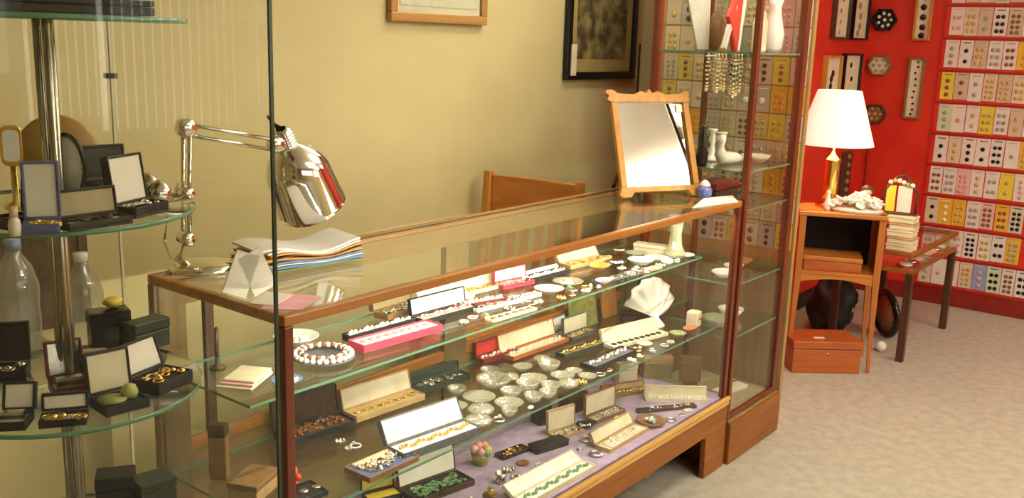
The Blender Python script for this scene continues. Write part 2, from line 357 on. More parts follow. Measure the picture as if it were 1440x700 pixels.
# ------------------------------------------------------------------ button cards
CC = {'white': (.74, .70, .62), 'cream': (.66, .58, .42), 'beige': (.58, .48, .34), 'yellow': (.74, .62, .05), 'orange yellow': (.78, .45, .03), 'pink': (.76, .48, .42), 'pale green': (.62, .66, .46), 'blue': (.28, .36, .55), 'gold': (.62, .47, .10), 'grey': (.42, .40, .34)}
CM = {k: noisy(k.replace(' ', '_')+'_card', tuple(a*.93 for a in v), v, 30, .6) for k, v in CC.items()}
BM = {'black': BLACKG, 'brown': BROWNB, 'gold': mat('gold_button', (.62, .42, .12), .35, .3), 'grey': mat('grey_button', (.36, .33, .28), .4), 'white': mat('white_button', (.85, .82, .74), .3), 'orange': mat('orange_button', (.75, .30, .03), .4), 'pink': mat('pink_button', (.72, .36, .34), .4), 'green': mat('green_button', (.28, .40, .22), .4)}
ORD = ['first', 'second', 'third', 'fourth', 'fifth', 'sixth', 'seventh', 'eighth', 'ninth', 'tenth', 'eleventh']
NUM = {0: 'no', 1: 'one', 2: 'two', 3: 'three', 4: 'four', 5: 'five', 6: 'six', 8: 'eight', 9: 'nine', 10: 'ten'}
cardmesh = {}
def cmesh(key, fn, m_):
    if key not in cardmesh: o = fn().make(key[0], m_); cardmesh[key] = o.data; bpy.data.objects.remove(o)
    return cardmesh[key]
def card(y, z, x, w_, h, col, pat, bc, label, group):
    """card hanging on a wall plane facing -x; (y, z) its centre"""
    t = T('button_card', label, 'button card', (x, y, z), 0, group); t.rotation_euler = (random.uniform(-.012, .012), 0, 0)
    a = bpy.data.objects.new('sheet', cmesh(('sheet', w_, h, col), lambda: MB().box(-.003, 0, -w_/2, w_/2, -h/2, h/2), CM[col])); C.objects.link(a); a.parent = t
    nx, ny = pat
    if nx:
        def f():
            mb = MB(); r = min(w_/(nx*2.6+1), h*.8/(ny*2.6+1)); r = min(r, .0125)
            for i in range(nx):
                for j in range(ny):
                    yy = (i-(nx-1)/2)*w_*.72/max(nx, 1.6); zz = -h*.08+(j-(ny-1)/2)*h*.74/max(ny, 1.6)
                    mb.lathe([(r, 0), (r, .002), (r*.7, .004)], 8, 0, Tr(-.0032, yy, zz) @ Ry(-pi/2))
            mb.box(-.0036, -.003, -w_*.3, w_*.3, h*.38, h*.41)
            return mb
        b = bpy.data.objects.new('buttons', cmesh(('buttons', w_, h, pat, bc), f, BM[bc])); C.objects.link(b); b.parent = t; b['kind'] = 'stuff'
def lab(col, pat, bc):
    n = pat[0]*pat[1]
    return f"{col} card with {NUM.get(n, 'many')} {bc} button" + ('s' if n > 1 else '')
W_, B_, S_ = 'white', 'black', 'grey'
ROWS = [  # top to bottom
 [('white', (2, 3), 'grey'), ('cream', (2, 4), 'pink'), ('pale green', (2, 3), 'grey'), ('pale green', (2, 4), 'green'), ('beige', (2, 4), 'brown'), ('white', (2, 3), 'pink'), ('cream', (1, 3), 'gold')],
 [('white', (2, 2), 'pink'), ('cream', (2, 3), 'gold'), ('beige', (1, 2), 'grey'), ('white', (2, 3), 'black'), ('beige', (2, 4), 'brown'), ('white', (2, 2), 'grey'), ('cream', (2, 3), 'black')],
 [('white', (1, 3), 'grey'), ('white', (1, 2), 'black'), ('beige', (2, 3), 'gold'), ('white', (2, 3), 'grey'), ('white', (2, 3), 'brown'), ('orange yellow', (1, 3), 'gold'), ('white', (2, 4), 'grey')],
 [('yellow', (1, 3), 'brown'), ('beige', (1, 2), 'brown'), ('white', (1, 2), 'grey'), ('cream', (2, 4), 'gold'), ('beige', (2, 4), 'gold'), ('cream', (2, 3), 'gold'), ('white', (2, 2), 'black')],
 [('pale green', (1, 3), 'green'), ('white', (1, 1), 'orange'), ('white', (1, 2), 'gold'), ('yellow', (2, 3), 'gold'), ('white', (2, 3), 'grey'), ('beige', (1, 2), 'gold'), ('white', (2, 4), 'pink')],
 [('white', (1, 2), 'black'), ('cream', (1, 3), 'gold'), ('white', (1, 3), 'black'), ('white', (1, 2), 'black'), ('white', (2, 3), 'black'), ('white', (1, 1), 'grey'), ('orange yellow', (2, 4), 'gold')],
 [('white', (2, 3), 'brown'), ('white', (2, 3), 'grey'), ('pink', (2, 4), 'pink'), ('white', (1, 3), 'gold'), ('white', (2, 2), 'grey'), ('yellow', (1, 2), 'gold'), ('white', (1, 4), 'pink')],
 [('cream', (1, 2), 'black'), ('orange yellow', (1, 3), 'white'), ('orange yellow', (2, 3), 'gold'), ('white', (2, 3), 'grey'), ('pink', (2, 4), 'brown'), ('orange yellow', (2, 3), 'brown'), ('cream', (2, 4), 'black')],
 [('pink', (1, 2), 'grey'), ('white', (1, 2), 'grey'), ('white', (2, 3), 'pink'), ('white', (2, 4), 'black'), ('white', (2, 3), 'gold'), ('white', (2, 2), 'black'), ('orange yellow', (2, 4), 'grey')],
 [('cream', (1, 3), 'grey'), ('white', (1, 1), 'pink'), ('white', (1, 3), 'grey'), ('cream', (2, 4), 'gold'), ('blue', (1, 3), 'pink'), ('pale green', (2, 3), 'black'), ('white', (2, 4), 'brown'), ('white', (2, 3), 'black')],
]
PIT = .1826
brd = T('card_board', 'large red board carrying rows of button cards on the far wall', 'display board', (XF-.012, -.40, .10))
MB().box(-.004, .011, -.62, .60, 0, 1.86).make('board', RED, brd)
for k in range(11):
    MB().box(-.010, -.004, -.62, .60, .0+k*PIT-.002, .012+k*PIT).make('ledge', mat('ledge_red_%d' % k, (.32, .015, .010), .4) if k == 0 else bpy.data.materials['ledge_red_0'], brd)
for k, row in enumerate(ROWS):
    zc = 1.9326-PIT/2-k*PIT+.006
    w0 = .0735
    for j, (col, pat, bc) in enumerate(row):
        y = .178-.010*math.sin(k*1.7)*.4-w0/2-j*(w0+.003)+random.uniform(-.0015, .0015)
        card(y, zc+random.uniform(-.003, .003), XF-.0165, w0 if (k+j) % 3 else .070, PIT-.024, col, pat, bc,
             f"{lab(col, pat, bc)}, {ORD[k]} row down, {ORD[j]} from the left", 'button cards on the far wall board')
# cards on the partition behind the tall cabinet
XP = 2.435
pt = T('card_partition', 'red partition board with button cards behind the tall glass cabinet', 'display board', (XP, 0, 0))
MB().box(.004, .03, .0, YS, 0, 2.2).make('board', wood('tan_partition_wood', (.33, .19, .07), (.44, .27, .10), 'z'), pt)
ZR = [hit(1090, y, 0, XP)[2] for y in (-2, 38, 79, 120, 160, 198, 236, 275, 313, 351)]
PCOL = [[('cream', (2, 3), 'pink'), ('pink', (2, 3), 'pink'), ('pink', (2, 3), 'white')], [('pale green', (2, 3), 'grey'), ('pink', (2, 4), 'pink'), ('white', (1, 2), 'grey'), ('grey', (1, 1), 'gold')],
 [('pink', (1, 3), 'gold'), ('yellow', (1, 3), 'brown'), ('beige', (1, 3), 'black'), ('grey', (1, 2), 'gold')], [('orange yellow', (1, 2), 'orange'), ('orange yellow', (2, 3), 'orange'), ('grey', (1, 1), 'white'), ('beige', (1, 1), 'white'), ('cream', (2, 3), 'gold'), ('beige', (2, 3), 'grey'), ('cream', (1, 1), 'gold')],
 [('cream', (2, 3), 'brown'), ('yellow', (2, 3), 'gold'), ('gold', (2, 3), 'grey'), ('beige', (2, 3), 'brown'), ('beige', (2, 4), 'gold')], [('gold', (2, 3), 'white'), ('beige', (2, 3), 'gold'), ('beige', (2, 3), 'grey'), ('cream', (1, 1), 'brown'), ('beige', (2, 2), 'gold')],
 [('orange yellow', (2, 3), 'brown'), ('orange yellow', (1, 3), 'orange'), ('cream', (1, 3), 'grey'), ('beige', (2, 3), 'brown'), ('beige', (1, 3), 'brown')], [('beige', (2, 3), 'grey'), ('cream', (2, 3), 'gold'), ('beige', (2, 3), 'gold'), ('cream', (1, 2), 'grey'), ('gold', (2, 3), 'brown')],
 [('yellow', (2, 3), 'grey'), ('grey', (1, 3), 'black'), ('beige', (1, 2), 'brown'), ('gold', (2, 3), 'gold'), ('beige', (2, 3), 'brown')]]
for k, row in enumerate(PCOL):
    zt, zb = ZR[k], ZR[k+1]
    fil = [('cream', (2, 3), 'gold'), ('gold', (1, 3), 'brown'), ('beige', (2, 4), 'grey'), ('orange yellow', (2, 3), 'orange'), ('grey', (1, 2), 'black'), ('beige', (1, 1), 'gold')]
    row = row+[fil[(k*2+q) % 6] for q in range(9-len(row))]
    for j, (col, pat, bc) in enumerate(row):
        card(.042+j*.0675, (zt+zb)/2, XP+.0035, .064, abs(zt-zb)-.007, col, pat, bc,
             f"{lab(col, pat, bc)} behind glass, {ORD[k]} row down, {ORD[j]} from right", 'button cards behind the tall cabinet')

# ------------------------------------------------------------------ frames on the red walls
def deepframe(label, ax, a0, a1, z0, z1, fm, pieces, cat='framed buttons'):
    if ax == 'y': t = T('framed_buttons', label, cat, (XF, (a0+a1)/2, (z0+z1)/2)); t.rotation_euler = (0, 0, -pi/2)
    else: t = T('framed_buttons', label, cat, ((a0+a1)/2, YS, (z0+z1)/2))
    W, H, fw = abs(a1-a0)/2, (z1-z0)/2, .012
    f = MB(); f.box(-W, W, -.03, 0, -H, -H+fw).box(-W, W, -.03, 0, H-fw, H).box(-W, -W+fw, -.03, 0, -H+fw, H-fw).box(W-fw, W, -.03, 0, -H+fw, H-fw)
    f.make('frame', fm, t, .002)
    MB().box(-W+fw, W-fw, -.012, -.001, -H+fw, H-fw).make('backing', IVORY, t)
    for (x, z, r, m_) in pieces:
        MB().lathe([(r, 0), (r, .003), (r*.6, .006)], 10, 0, Tr(x*W, -.012, z*H) @ Rx(pi/2)).make('button', m_, t)
ds = lambda zs, m_, r=.013: [(random.uniform(-.15, .15), z, r, m_) for z in zs]
def sx(u, v=78): return hit(u, v, 1, YS)[0]
def fy(u, v=78): return hit(u, v, 0, XF)[1]
def sz(u, v): return hit(u, v, 1, YS)[2]
def fz(u, v): return hit(u, v, 0, XF)[2]
deepframe('upper left narrow brown frame of small pale buttons on the red side wall', 'x', sx(1166, 55), sx(1187, 55), sz(1176, 55), 1.93, DKBROWN, ds([-.8, -.5, -.2, .1, .4, .7], SILVER))
deepframe('upper right narrow black frame of green and gold buttons on the red side wall', 'x', sx(1192, 55), sx(1214, 55), sz(1200, 56), 1.93, BLACKG, ds([-.8, -.6, -.3, 0, .3, .6], OLIVE, .02))
deepframe('gold narrow frame with black buttons above the lamp shade', 'x', sx(1158), sx(1180), sz(1165, 150), sz(1168, 78), WOODHON, ds([-.75, -.45, -.2, .1, .3], BLACKG, .022))
deepframe('black narrow frame with two dark buttons right of the gold one above the lamp shade', 'x', sx(1184), sx(1208), sz(1188, 140), sz(1195, 75), BLACKG, ds([-.1, .5], BLACKG, .016))
deepframe('gold frame of large dark buttons high up near the red wall corner', 'y', fy(1308, 55), fy(1284, 55), fz(1295, 57), 1.93, WOODHON, ds([-.85, -.6, -.3, 0, .3, .6], BLACKG, .018))
deepframe('long brown frame of tiny buttons below the gold one on the red far wall', 'y', fy(1299, 120), fy(1276, 120), fz(1285, 167), fz(1290, 81), WOODTAN, ds([-.85, -.7, -.5, -.3, -.1, .1, .3, .5, .7, .85], BLACKG, .007))
def hexf(label, u, v, r, back, fm, bm_, k):
    p = hit(u, v, 0, XF); t = T('hexagonal_frame', label, 'framed buttons', (XF, p.y, p.z)); t.rotation_euler = (0, 0, -pi/2)
    h = [(r*cos(pi/3*i), r*sin(pi/3*i)*.92) for i in range(6)]; hi_ = [(x*.84, y*.84) for x, y in h]
    f = MB(); vs_ = [(x, -d, y) for d in (0, .03) for x, y in h]+[(x, -d, y) for d in (.0, .03) for x, y in hi_]
    fs = []
    for i in range(6):
        j = (i+1) % 6
        fs += [(i, j, 6+j, 6+i), (12+i, 18+i, 18+j, 12+j), (6+i, 6+j, 18+j, 18+i), (i, 12+i, 12+j, j)]
    f.add(vs_, fs).make('frame', fm, t, .002)
    MB().prism(hi_, .012, 0, Rx(pi/2)).make('backing', back, t)
    for i in range(k+1):
        a = 2*pi*i/k; q = 0 if i == k else r*.5
        MB().lathe([(r*.14, 0), (r*.13, .004), (r*.08, .006)], 8, 0, Tr(q*cos(a), -.012, q*sin(a)) @ Rx(pi/2)).make('button', bm_, t)
hexf('black hexagonal frame with white buttons, topmost of the three hexagons', 1245, 28, .078, BLACKG, BLACKG, PEARL, 7)
hexf('cream hexagonal frame with grey buttons, middle one of the three hexagons', 1238, 92, .074, IVORY, WOODTAN, BM['grey'], 6)
hexf('brown hexagonal frame with tan backing beside the lamp shade', 1231, 160, .072, BROWN, DKBROWN, TAN, 6)
# beaded string on the red wall, dark carved panel behind lamp
p = hit(1221, 205, 0, XF); q = hit(1213, 262, 0, XF)
mb = MB(); 
for i in range(12): mb.ball((XF-.008, p.y, p.z+(q.z-p.z)*i/11), .006, 6)
mb.tube([(XF-.006, p.y, p.z+.02), (XF-.006, p.y, q.z)], .0015, 4)
tag(mb.make('bead_string', BLACKG), 'string of tiny black beads hanging on the red wall right of the lamp', 'bead string')
a, b = hit(1178, 215, 1, YS), hit(1192, 292, 1, YS)
t = T('carved_panel', 'narrow dark carved panel on the red wall behind the table lamp', 'panel', ((a.x+b.x)/2, YS, b.z))
MB().box(-.07, .07, -.02, 0, 0, a.z-b.z).make('backing', DKBROWN, t)
for i in range(7): MB().ball((0, -.022, .03+i*(a.z-b.z-.06)/6), .018, 8, sz=1).make('carved_boss', BROWN, t)

# ------------------------------------------------------------------ stand with lamp
A = on(1105, 513, 0); B = on(1222, 525, 0)
ax = (B-A).normalized(); rz = atan2(ax.y, ax.x); SW = (B-A).length
SD, SH = .26, .752
st = T('bedside_stand', 'orange-brown wooden bedside stand with open compartment carrying the white lamp', 'stand', A, rz)
for x, y in ((0, 0), (SW, 0), (0, SD), (SW, SD)):
    s_ = 1 if x == 0 else -1; ly = 1 if y == 0 else -1
    MB().add(*(lambda a, b: ([(x+s_*p_[0], y+ly*p_[1], z) for z, e in ((0, .014), (.44, .03), (SH-.0, .03)) for p_ in ((0, 0), (e, 0), (e, e), (0, e))],
        [(k*4+i, k*4+(i+1) % 4, k*4+4+(i+1) % 4, k*4+4+i) for k in (0, 1) for i in range(4)]+[(3, 2, 1, 0), (8, 9, 10, 11)]))(0, 0)).make('leg', WOODORGZ, st, .002)
MB().box(-.006, SW+.006, -.008, SD+.004, SH-.022, SH).make('top', WOODORG, st, .004)
MB().box(.004, .016, .03, SD-.03, .455, SH-.022).make('side_panel', WOODORGZ, st)
MB().box(SW-.016, SW-.004, .03, SD-.03, .455, SH-.022).make('side_panel', WOODORGZ, st)
MB().box(.03, SW-.03, SD-.02, SD-.01, .455, SH-.022).make('back_panel', SHADOWB, st)  # near-black panel paints in the compartment's shade
MB().box(.004, SW-.004, .004, SD-.01, .455, .470).make('shelf', WOODORG, st)
P = [(.028, .455), (.028, .415)]+[(.028+(SW-.056)*i/10, .415+.022*sin(pi*i/10)) for i in range(1, 10)]+[(SW-.028, .415), (SW-.028, .455)]
MB().prism(P, .014, 0, Tr(0, .020, 0) @ Rx(pi/2)).make('apron', WOODORG, st, .002)
def stl(x, y, z): return Matrix.Translation(A) @ Rz(rz) @ Vector((x, y, z))
bx_ = T('wooden_box', 'shallow orange-brown wooden box inside the compartment of the bedside stand', 'box', stl(.17, .125, .470), rz-.04)
MB().box(-.13, .13, -.10, .09, 0, .045).make('body', WOODBOX, bx_, .003); MB().box(-.133, .133, -.103, .093, .047, .068).make('lid', WOODORG, bx_, .003)
# floor box
a, b = on(1113, 524, 0), on(1208, 526, 0)
d = (b-a); fb = T('wooden_chest', 'large red-brown wooden box with flat lid standing on the carpet under the stand', 'box', (a+b)/2, atan2(d.y, d.x))
W = d.length/2
MB().box(-W, W, 0, .20, 0, .115).make('body', WOODBOX, fb, .003); MB().box(-W-.003, W+.003, -.003, .203, .118, .155).make('lid', WOODBOX, fb, .004)
MB().lathe([(.006, 0), (.006, .003)], 10, 0, Tr(0, -.001, .095) @ Rx(pi/2)).make('keyhole', BRASS, fb)
MB().box(-.05, .0, .05, .07, .155, .157).make('paper_scrap', PAPER, fb)
# table lamp
c0 = stl(.20, .13, SH); cs = hit(1178, 203, 0, c0.x)
tl = T('table_lamp', 'brass column table lamp with a lit white tapered shade on the bedside stand', 'table lamp', (c0.x, cs.y+.015, SH))
print('lamp', c0, cs)
MB().lathe([(.060, 0), (.060, .012), (.045, .02), (.02, .03)], 24).make('base', BRASS, tl)
MB().lathe([(.024, .03), (.034, .05), (.034, .21), (.038, .218), (.038, .228), (.012, .25), (.006, .27), (.006, .30)], 20).make('column', BRASS, tl)
zb, zt = 1.050-SH, 1.300-SH
mb = MB(); mb.lathe([(.176, zb), (.098, zt), (.096, zt), (.174, zb)], 40, cap=False); mb.make('shade', GLOWSH, tl)
MB().box(-.094, .094, -.002, .002, zt-.006, zt-.003).box(-.002, .002, -.094, .094, zt-.006, zt-.003).make('shade_ring', BRASS, tl)
ld = bpy.data.lights.new('table_lamp_bulb', 'POINT'); ld.energy = 9; ld.color = (1, .80, .50); ld.shadow_soft_size = .03
lo = bpy.data.objects.new('table_lamp_bulb', ld); C.objects.link(lo); lo.parent = tl; lo.location = (0, 0, zb+.09)
MB().ball((0, 0, .34), .026, 12, sz=1.3).make('bulb', mat('lit_bulb_glass', (1, 1, 1), .5, emit=(1, .85, .6, 5)), tl)
# white porcelain flowers heap, small figures on stand
hp_ = T('porcelain_flowers', 'heap of white porcelain flowers on the front edge of the bedside stand top', 'ornament', stl(.255, .068, SH), rz)
for i in range(54):
    a = random.uniform(0, 2*pi); r = random.uniform(0, 1)
    x, y = .125*r*cos(a), .052*r*sin(a); z = .020+.055*(1-r*r)*random.uniform(.4, 1)
    MB().lathe([(.004, 0), (.019, .006), (.024, .016), (.014, .012), (.003, .009)], 14, scal=.14, ns=5, M=Tr(x, y, z) @ Rx(random.uniform(-.7, .7)) @ Ry(random.uniform(-.7, .7))).make('flower', PORC, hp_)
MB().lathe([(.11, 0), (.115, .012), (.10, .02), (.0001, .026)], 24, sy=.55).make('base', PORC, hp_)
fg = T('figurine', 'small dark haired figurine standing among the white porcelain flowers', 'figurine', stl(.30, .155, SH), rz)
MB().lathe([(.026, 0), (.022, .03), (.014, .06), (.007, .07)], 14).make('body', PORC, fg)
MB().ball((0, 0, .088), .024, 14).make('head', PEACH, fg); MB().ball((0, .004, .094), .027, 14, sz=.85).make('hair', DKBROWN, fg)
wv = T('white_bottle', 'slim white figurine standing left of the porcelain flowers under the lamp', 'figurine', stl(.12, .06, SH), rz)
MB().lathe([(.016, 0), (.018, .02), (.013, .05), (.008, .07), (.010, .085), (.003, .095)], 14).make('body', PORC, wv)

# small red topped display table
ZT = .545
a = hit(1277, 372, 2, ZT-.045); 
X2, X3, Y2, Y3 = 3.62, 4.42, -.14, .24
tb = T('display_table', 'low dark-legged display table with glass top over a red velvet well', 'table', (X2, Y2, 0))
LX, LY = X3-X2, Y3-Y2
for x, y in ((.0, 0), (LX-.035, 0), (0, LY-.035), (LX-.035, LY-.035)):
    MB().box(x, x+.035, y, y+.035, 0, ZT-.10).make('leg', WOODDK, tb, .003)
for a in ((0, LX, 0, .025), (0, LX, LY-.025, LY), (0, .025, .025, LY-.025), (LX-.025, LX, .025, LY-.025)):
    MB().box(*a, ZT-.022, ZT).make('top_rail', WOODR, tb, .003); MB().box(*a, ZT-.105, ZT-.085).make('lower_rail', WOODR, tb, .003)
MB().box(.025, LX-.025, .025, LY-.025, ZT-.096, ZT-.088).make('velvet', REDV, tb)
MB().box(.025, LX-.025, .025, LY-.025, ZT-.008, ZT-.003, 0, side=1).make('top_pane', [GLASST, GEDGE], tb)
MB().box(.025, LX-.025, .006, .010, ZT-.085, ZT-.022).make('side_pane', GLASS, tb); MB().box(.006, .010, .025, LY-.025, ZT-.085, ZT-.022).make('side_pane', GLASS, tb)
MB().box(.025, LX-.025, LY-.010, LY-.006, ZT-.085, ZT-.022).make('side_pane', GLASS, tb)
for i in range(9):
    x = X2+.08+i*.085; m_ = [PORC, SILVER, PEARL, LIMEG, IVORY][i % 5]
    o = T('small_dish', 'small %s dish under the table glass, %s from the near end' % (['white', 'silver', 'pearly', 'green', 'ivory'][i % 5], ORD[i]), 'dish', (x, Y2+.06, ZT-.088), 0, 'small dishes in the display table')
    MB().lathe([(.014, 0), (.030, .010), (.034, .022), (.030, .020), (.012, .005)], 14).make('bowl', m_, o)
# stack of pale boxes and oval framed card display on table
for i in range(5):
    o = T('pale_box', 'shallow ivory box, %s up in the stack on the near end of the red table' % ORD[i], 'box', (3.68, -.045+random.uniform(-.004, .004), ZT+i*.034), random.uniform(-.08, .08), 'stacked ivory boxes')
    MB().box(-.045, .045, -.07, .05, 0, .020).make('base', IVORY, o, .002); MB().box(-.047, .047, -.072, .052, .021, .032).make('lid', TAN if i % 2 else IVORY, o, .002)
od = T('arched_card_stand', 'arched dark stand holding a yellow card and a pale card on the stacked boxes', 'card stand', (3.69, -.02, ZT+.172), -pi/2+.25)
k = 14; arc = [(-.075+.15*i/k*1, 0, .10+.085*sin(pi*i/k)) for i in range(k+1)]
MB().tube([(-.075, 0, 0)]+arc+[(.075, 0, 0)], .006, 8).make('frame', DKBROWN, od)
MB().box(-.085, .085, -.03, .03, -.004, .004).make('foot', DKBROWN, od, .002)
MB().box(-.064, -.022, -.004, 0, .008, .135).make('yellow_card', CM['yellow'], od); MB().box(-.012, .052, -.004, 0, .008, .135).make('pale_card', CM['white'], od)
for i in range(6): MB().ball((-.05+.02*i, -.006, .150+.010*sin(i)), .012, 8).make('shell', [PORC, LIMEG, PEARL][i % 3], od)

# bags under the stand
bg = T('black_bag', 'crumpled black leather bag on the carpet behind the wooden chest', 'bag', (3.88, .32, 0), .2)
def blob(nx, ny, sx_, sy_, sz_, seed, amp=.12, flat=True):
    rnd = random.Random(seed); mb = MB(); vs_ = []; fs = []
    ph = [rnd.uniform(0, 6) for _ in range(6)]
    for j in range(ny+1):
        th = pi*j/ny
        for i in range(nx):
            a = 2*pi*i/nx
            r = 1+amp*(sin(3*a+ph[0]+2*th)+.6*sin(5*a+ph[1]-3*th)+.5*sin(7*th+ph[2]+a))
            z = -cos(th)*sz_*r*.5+sz_*.5
            vs_.append((sx_*r*sin(th)*cos(a), sy_*r*sin(th)*sin(a), max(0, z)))
    for j in range(ny):
        for i in range(nx): fs.append((j*nx+i, j*nx+(i+1) % nx, (j+1)*nx+(i+1) % nx, (j+1)*nx+i))
    return mb.add(vs_, fs, 0, True)
blob(28, 14, .15, .12, .30, 3).make('body', BLACK, bg)
MB().tube([(-.06, -.03, .24), (-.04, -.05, .30), (.03, -.05, .31), (.06, -.03, .24)], .007, 8).make('handle', BLACK, bg)
MB().box(-.02, .02, -.112, -.085, .13, .16).make('buckle', TAN, bg, .003)
rt_ = on(1245, 478, 0); rg = T('round_framed_tray', 'round black-rimmed tray with tan centre leaning under the red table', 'tray', (rt_.x+.06, rt_.y+.02, .0), .3)
mb = MB(); mb.tube([(.115*cos(2*pi*i/36), 0, .133+.115*sin(2*pi*i/36)) for i in range(36)], .018, 10, closed=True); mb.make('rim', BLACKG, rg)
rg.rotation_euler = (-.10, 0, .80)
MB().lathe([(.10, 0), (.10, .006)], 32, 0, Tr(0, .003, .133) @ Rx(pi/2)).make('centre', TAN, rg)
rp = on(1238, 494, 0); o = T('white_ball', 'small white ball on the carpet below the black-rimmed tray', 'ball', (rp.x, rp.y, 0)); MB().ball((0, 0, .028), .028, 18).make('ball', PORC, o)

# ------------------------------------------------------------------ things on the counter top
ZC = H_-.0015
# dressing mirror
a, b = on(874, 281, H_), on(976, 274, H_)
d = b-a; mw = d.length/2; mm = T('dressing_mirror', 'honey wood framed dressing mirror with scrolled crest standing on the counter', 'mirror', (a+b)/2+Vector((.01, .0, 0)), atan2(d.y, d.x)-radians(6))
LE = radians(20); MH = .375
F = Rx(-LE)
def mfr(P, th, y=0): return MB().prism(P, th, 0, F @ Tr(0, y, 0) @ Rx(pi/2))
hw = mw-.005
fb_ = []
out = [(-hw-.004, .028), (-hw-.016, .010), (-hw-.006, 0), (-hw+.03, .0), (-hw+.045, .016), (hw-.045, .016), (hw-.03, 0), (hw+.006, 0), (hw+.016, .010), (hw+.004, .028)]
mfr([(-hw-.004, .016+.02), *out[:0], (-hw-.016, .010), (-hw-.006, 0), (-hw+.03, 0), (-hw+.045, .018), (hw-.045, .018), (hw-.03, 0), (hw+.006, 0), (hw+.016, .010), (hw+.004, .036)], .018).make('bottom_rail', WOODHON, mm, .002)
mfr([(-hw-.004, .036), (-hw+.020, .036), (-hw+.020, MH-.045), (-hw-.004, MH-.045)], .018).make('side_rail', WOODHON, mm, .003)
mfr([(hw-.020, .036), (hw+.004, .036), (hw+.004, MH-.045), (hw-.020, MH-.045)], .018).make('side_rail', WOODHON, mm, .003)
mfr([(-hw-.004, MH-.045), (hw+.004, MH-.045), (hw+.012, MH-.035), (hw+.006, MH-.022), (hw+.014, MH-.006), (hw-.006, MH), (hw-.03, MH-.014), (.06, MH-.016), (.035, MH-.004), (.012, MH-.012), (0, MH+.004), (-.012, MH-.012), (-.035, MH-.004), (-.06, MH-.016), (-hw+.03, MH-.014), (-hw+.006, MH), (-hw-.018, MH-.002), (-hw-.022, MH-.014), (-hw-.010, MH-.022), (-hw-.018, MH-.036)], .018).make('crest', WOODHON, mm, .002)
MB().prism([(-hw+.020, .034), (hw-.020, .034), (hw-.020, MH-.045), (-hw+.020, MH-.045)], .004, 0, F @ Tr(0, -.002, 0) @ Rx(pi/2)).make('mirror_glass', MIRROR, mm)
MB().prism([(-hw+.014, .030), (hw-.014, .030), (hw-.014, MH-.040), (-hw+.014, MH-.040)], .003, 0, F @ Tr(0, .004, 0) @ Rx(pi/2)).make('back_board', WOODDK, mm)
for s_ in (-1, 1): mb = MB(); bar(mb, F @ Vector((s_*.05, .004, .25)), (s_*.05, .235, 0), .014, .008); mb.make('strut', WOODDK, mm)
MB().prism([(hw-.048, MH-.078), (hw-.022, MH-.078), (hw-.022, MH-.050), (hw-.048, MH-.050)], .002, 0, F @ Tr(0, -.008, 0) @ Rx(pi/2)).make('price_sticker', PAPER, mm)
# small pot and white sheet near the far end
q = on(990, 277, H_); o = T('small_pot', 'small blue and white lidded pot beside the dressing mirror', 'pot', (q.x, q.y, ZC))
MB().lathe([(.018, 0), (.026, .012), (.027, .028), (.018, .040)], 20).make('body', mat('blue_white_glaze', (.16, .19, .50), .25), o); MB().lathe([(.020, .040), (.021, .045), (.010, .058), (.004, .062)], 20).make('lid', PORC, o)
a, b = on(985, 290, H_), on(1038, 281, H_)
o = MB().prism([tuple(on(u, v, H_)[:2]) for u, v in ((974, 292), (1038, 284), (1030, 275), (990, 279))], .003); o = o.make('paper_sheet', PAPER, loc=(0, 0, ZC)); tag(o, 'loose white sheet lying on the counter by the small pot', 'paper')
# paper stack
a, b = on(372, 386, H_), on(512, 366, H_); d = b-a
o = T('paper_stack', 'stack of white, orange and blue papers on the counter next to the chrome lamp', 'papers', a, atan2(d.y, d.x))
W = d.length; z = 0
for i, (m_, h, dw) in enumerate(((GREENB, .003, 0), (BLUEP, .006, .0), (PAPER, .003, .01), (BLUEP, .004, .02), (ORANGEP, .006, .0), (DKBROWN, .002, .03), (ORANGEP, .004, .015), (PAPER, .004, .01), (PAPER, .005, -.01))):
    vs_ = []; fs = []; nn = 12
    for j in range(nn+1):
        x = dw+(W-dw)*j/nn; wz = (.010*sin(2.2*pi*j/nn+.6)+.004)*(i/8.)
        for y in (-.012+.002*i-abs(dw)*.2, .17-.004*i):
            vs_ += [(x, y+.015*j/nn, z+wz+.003), (x, y+.015*j/nn, z+wz+h*.9+.003)]
    for j in range(nn):
        b0 = j*4; fs += [(b0, b0+4, b0+6, b0+2), (b0+1, b0+3, b0+7, b0+5), (b0, b0+1, b0+5, b0+4), (b0+2, b0+6, b0+7, b0+3)]
    fs += [(0, 2, 3, 1), (nn*4, nn*4+1, nn*4+3, nn*4+2)]
    MB().add(vs_, fs, 0, False).make('sheet', m_, o); z += h
# pink leaflet and white one
o = MB().prism([tuple(on(u, v, H_)[:2]) for u, v in ((368, 434), (420, 436), (452, 417), (398, 411), (380, 416))], .002).make('pink_leaflet', PINKP, loc=(0, 0, ZC+.0)); tag(o, 'pink and white leaflet lying flat at the near corner of the counter', 'leaflet')
o = MB().prism([tuple(on(u, v, H_)[:2]) for u, v in ((352, 428), (385, 431), (412, 416), (375, 411))], .002).make('white_leaflet', PAPER, loc=(0, 0, ZC+.0022)); tag(o, 'white leaflet half covering the pink leaflet at the counter corner', 'leaflet')
# folded tent card
a = on(322, 414, H_); b = on(364, 412, H_); o = T('tent_card', 'folded white tent card standing on the counter in front of the chrome lamp', 'card', ((a+b)/2)*1, radians(-12)); o.location.z = ZC; o.location.x += .014
mb = MB(); 
for s_ in (-1, 1): bar(mb, (s_*.034, 0, .001), (0, 0, .083), .003, .052)
mb.make('sheet', PAPER, o)

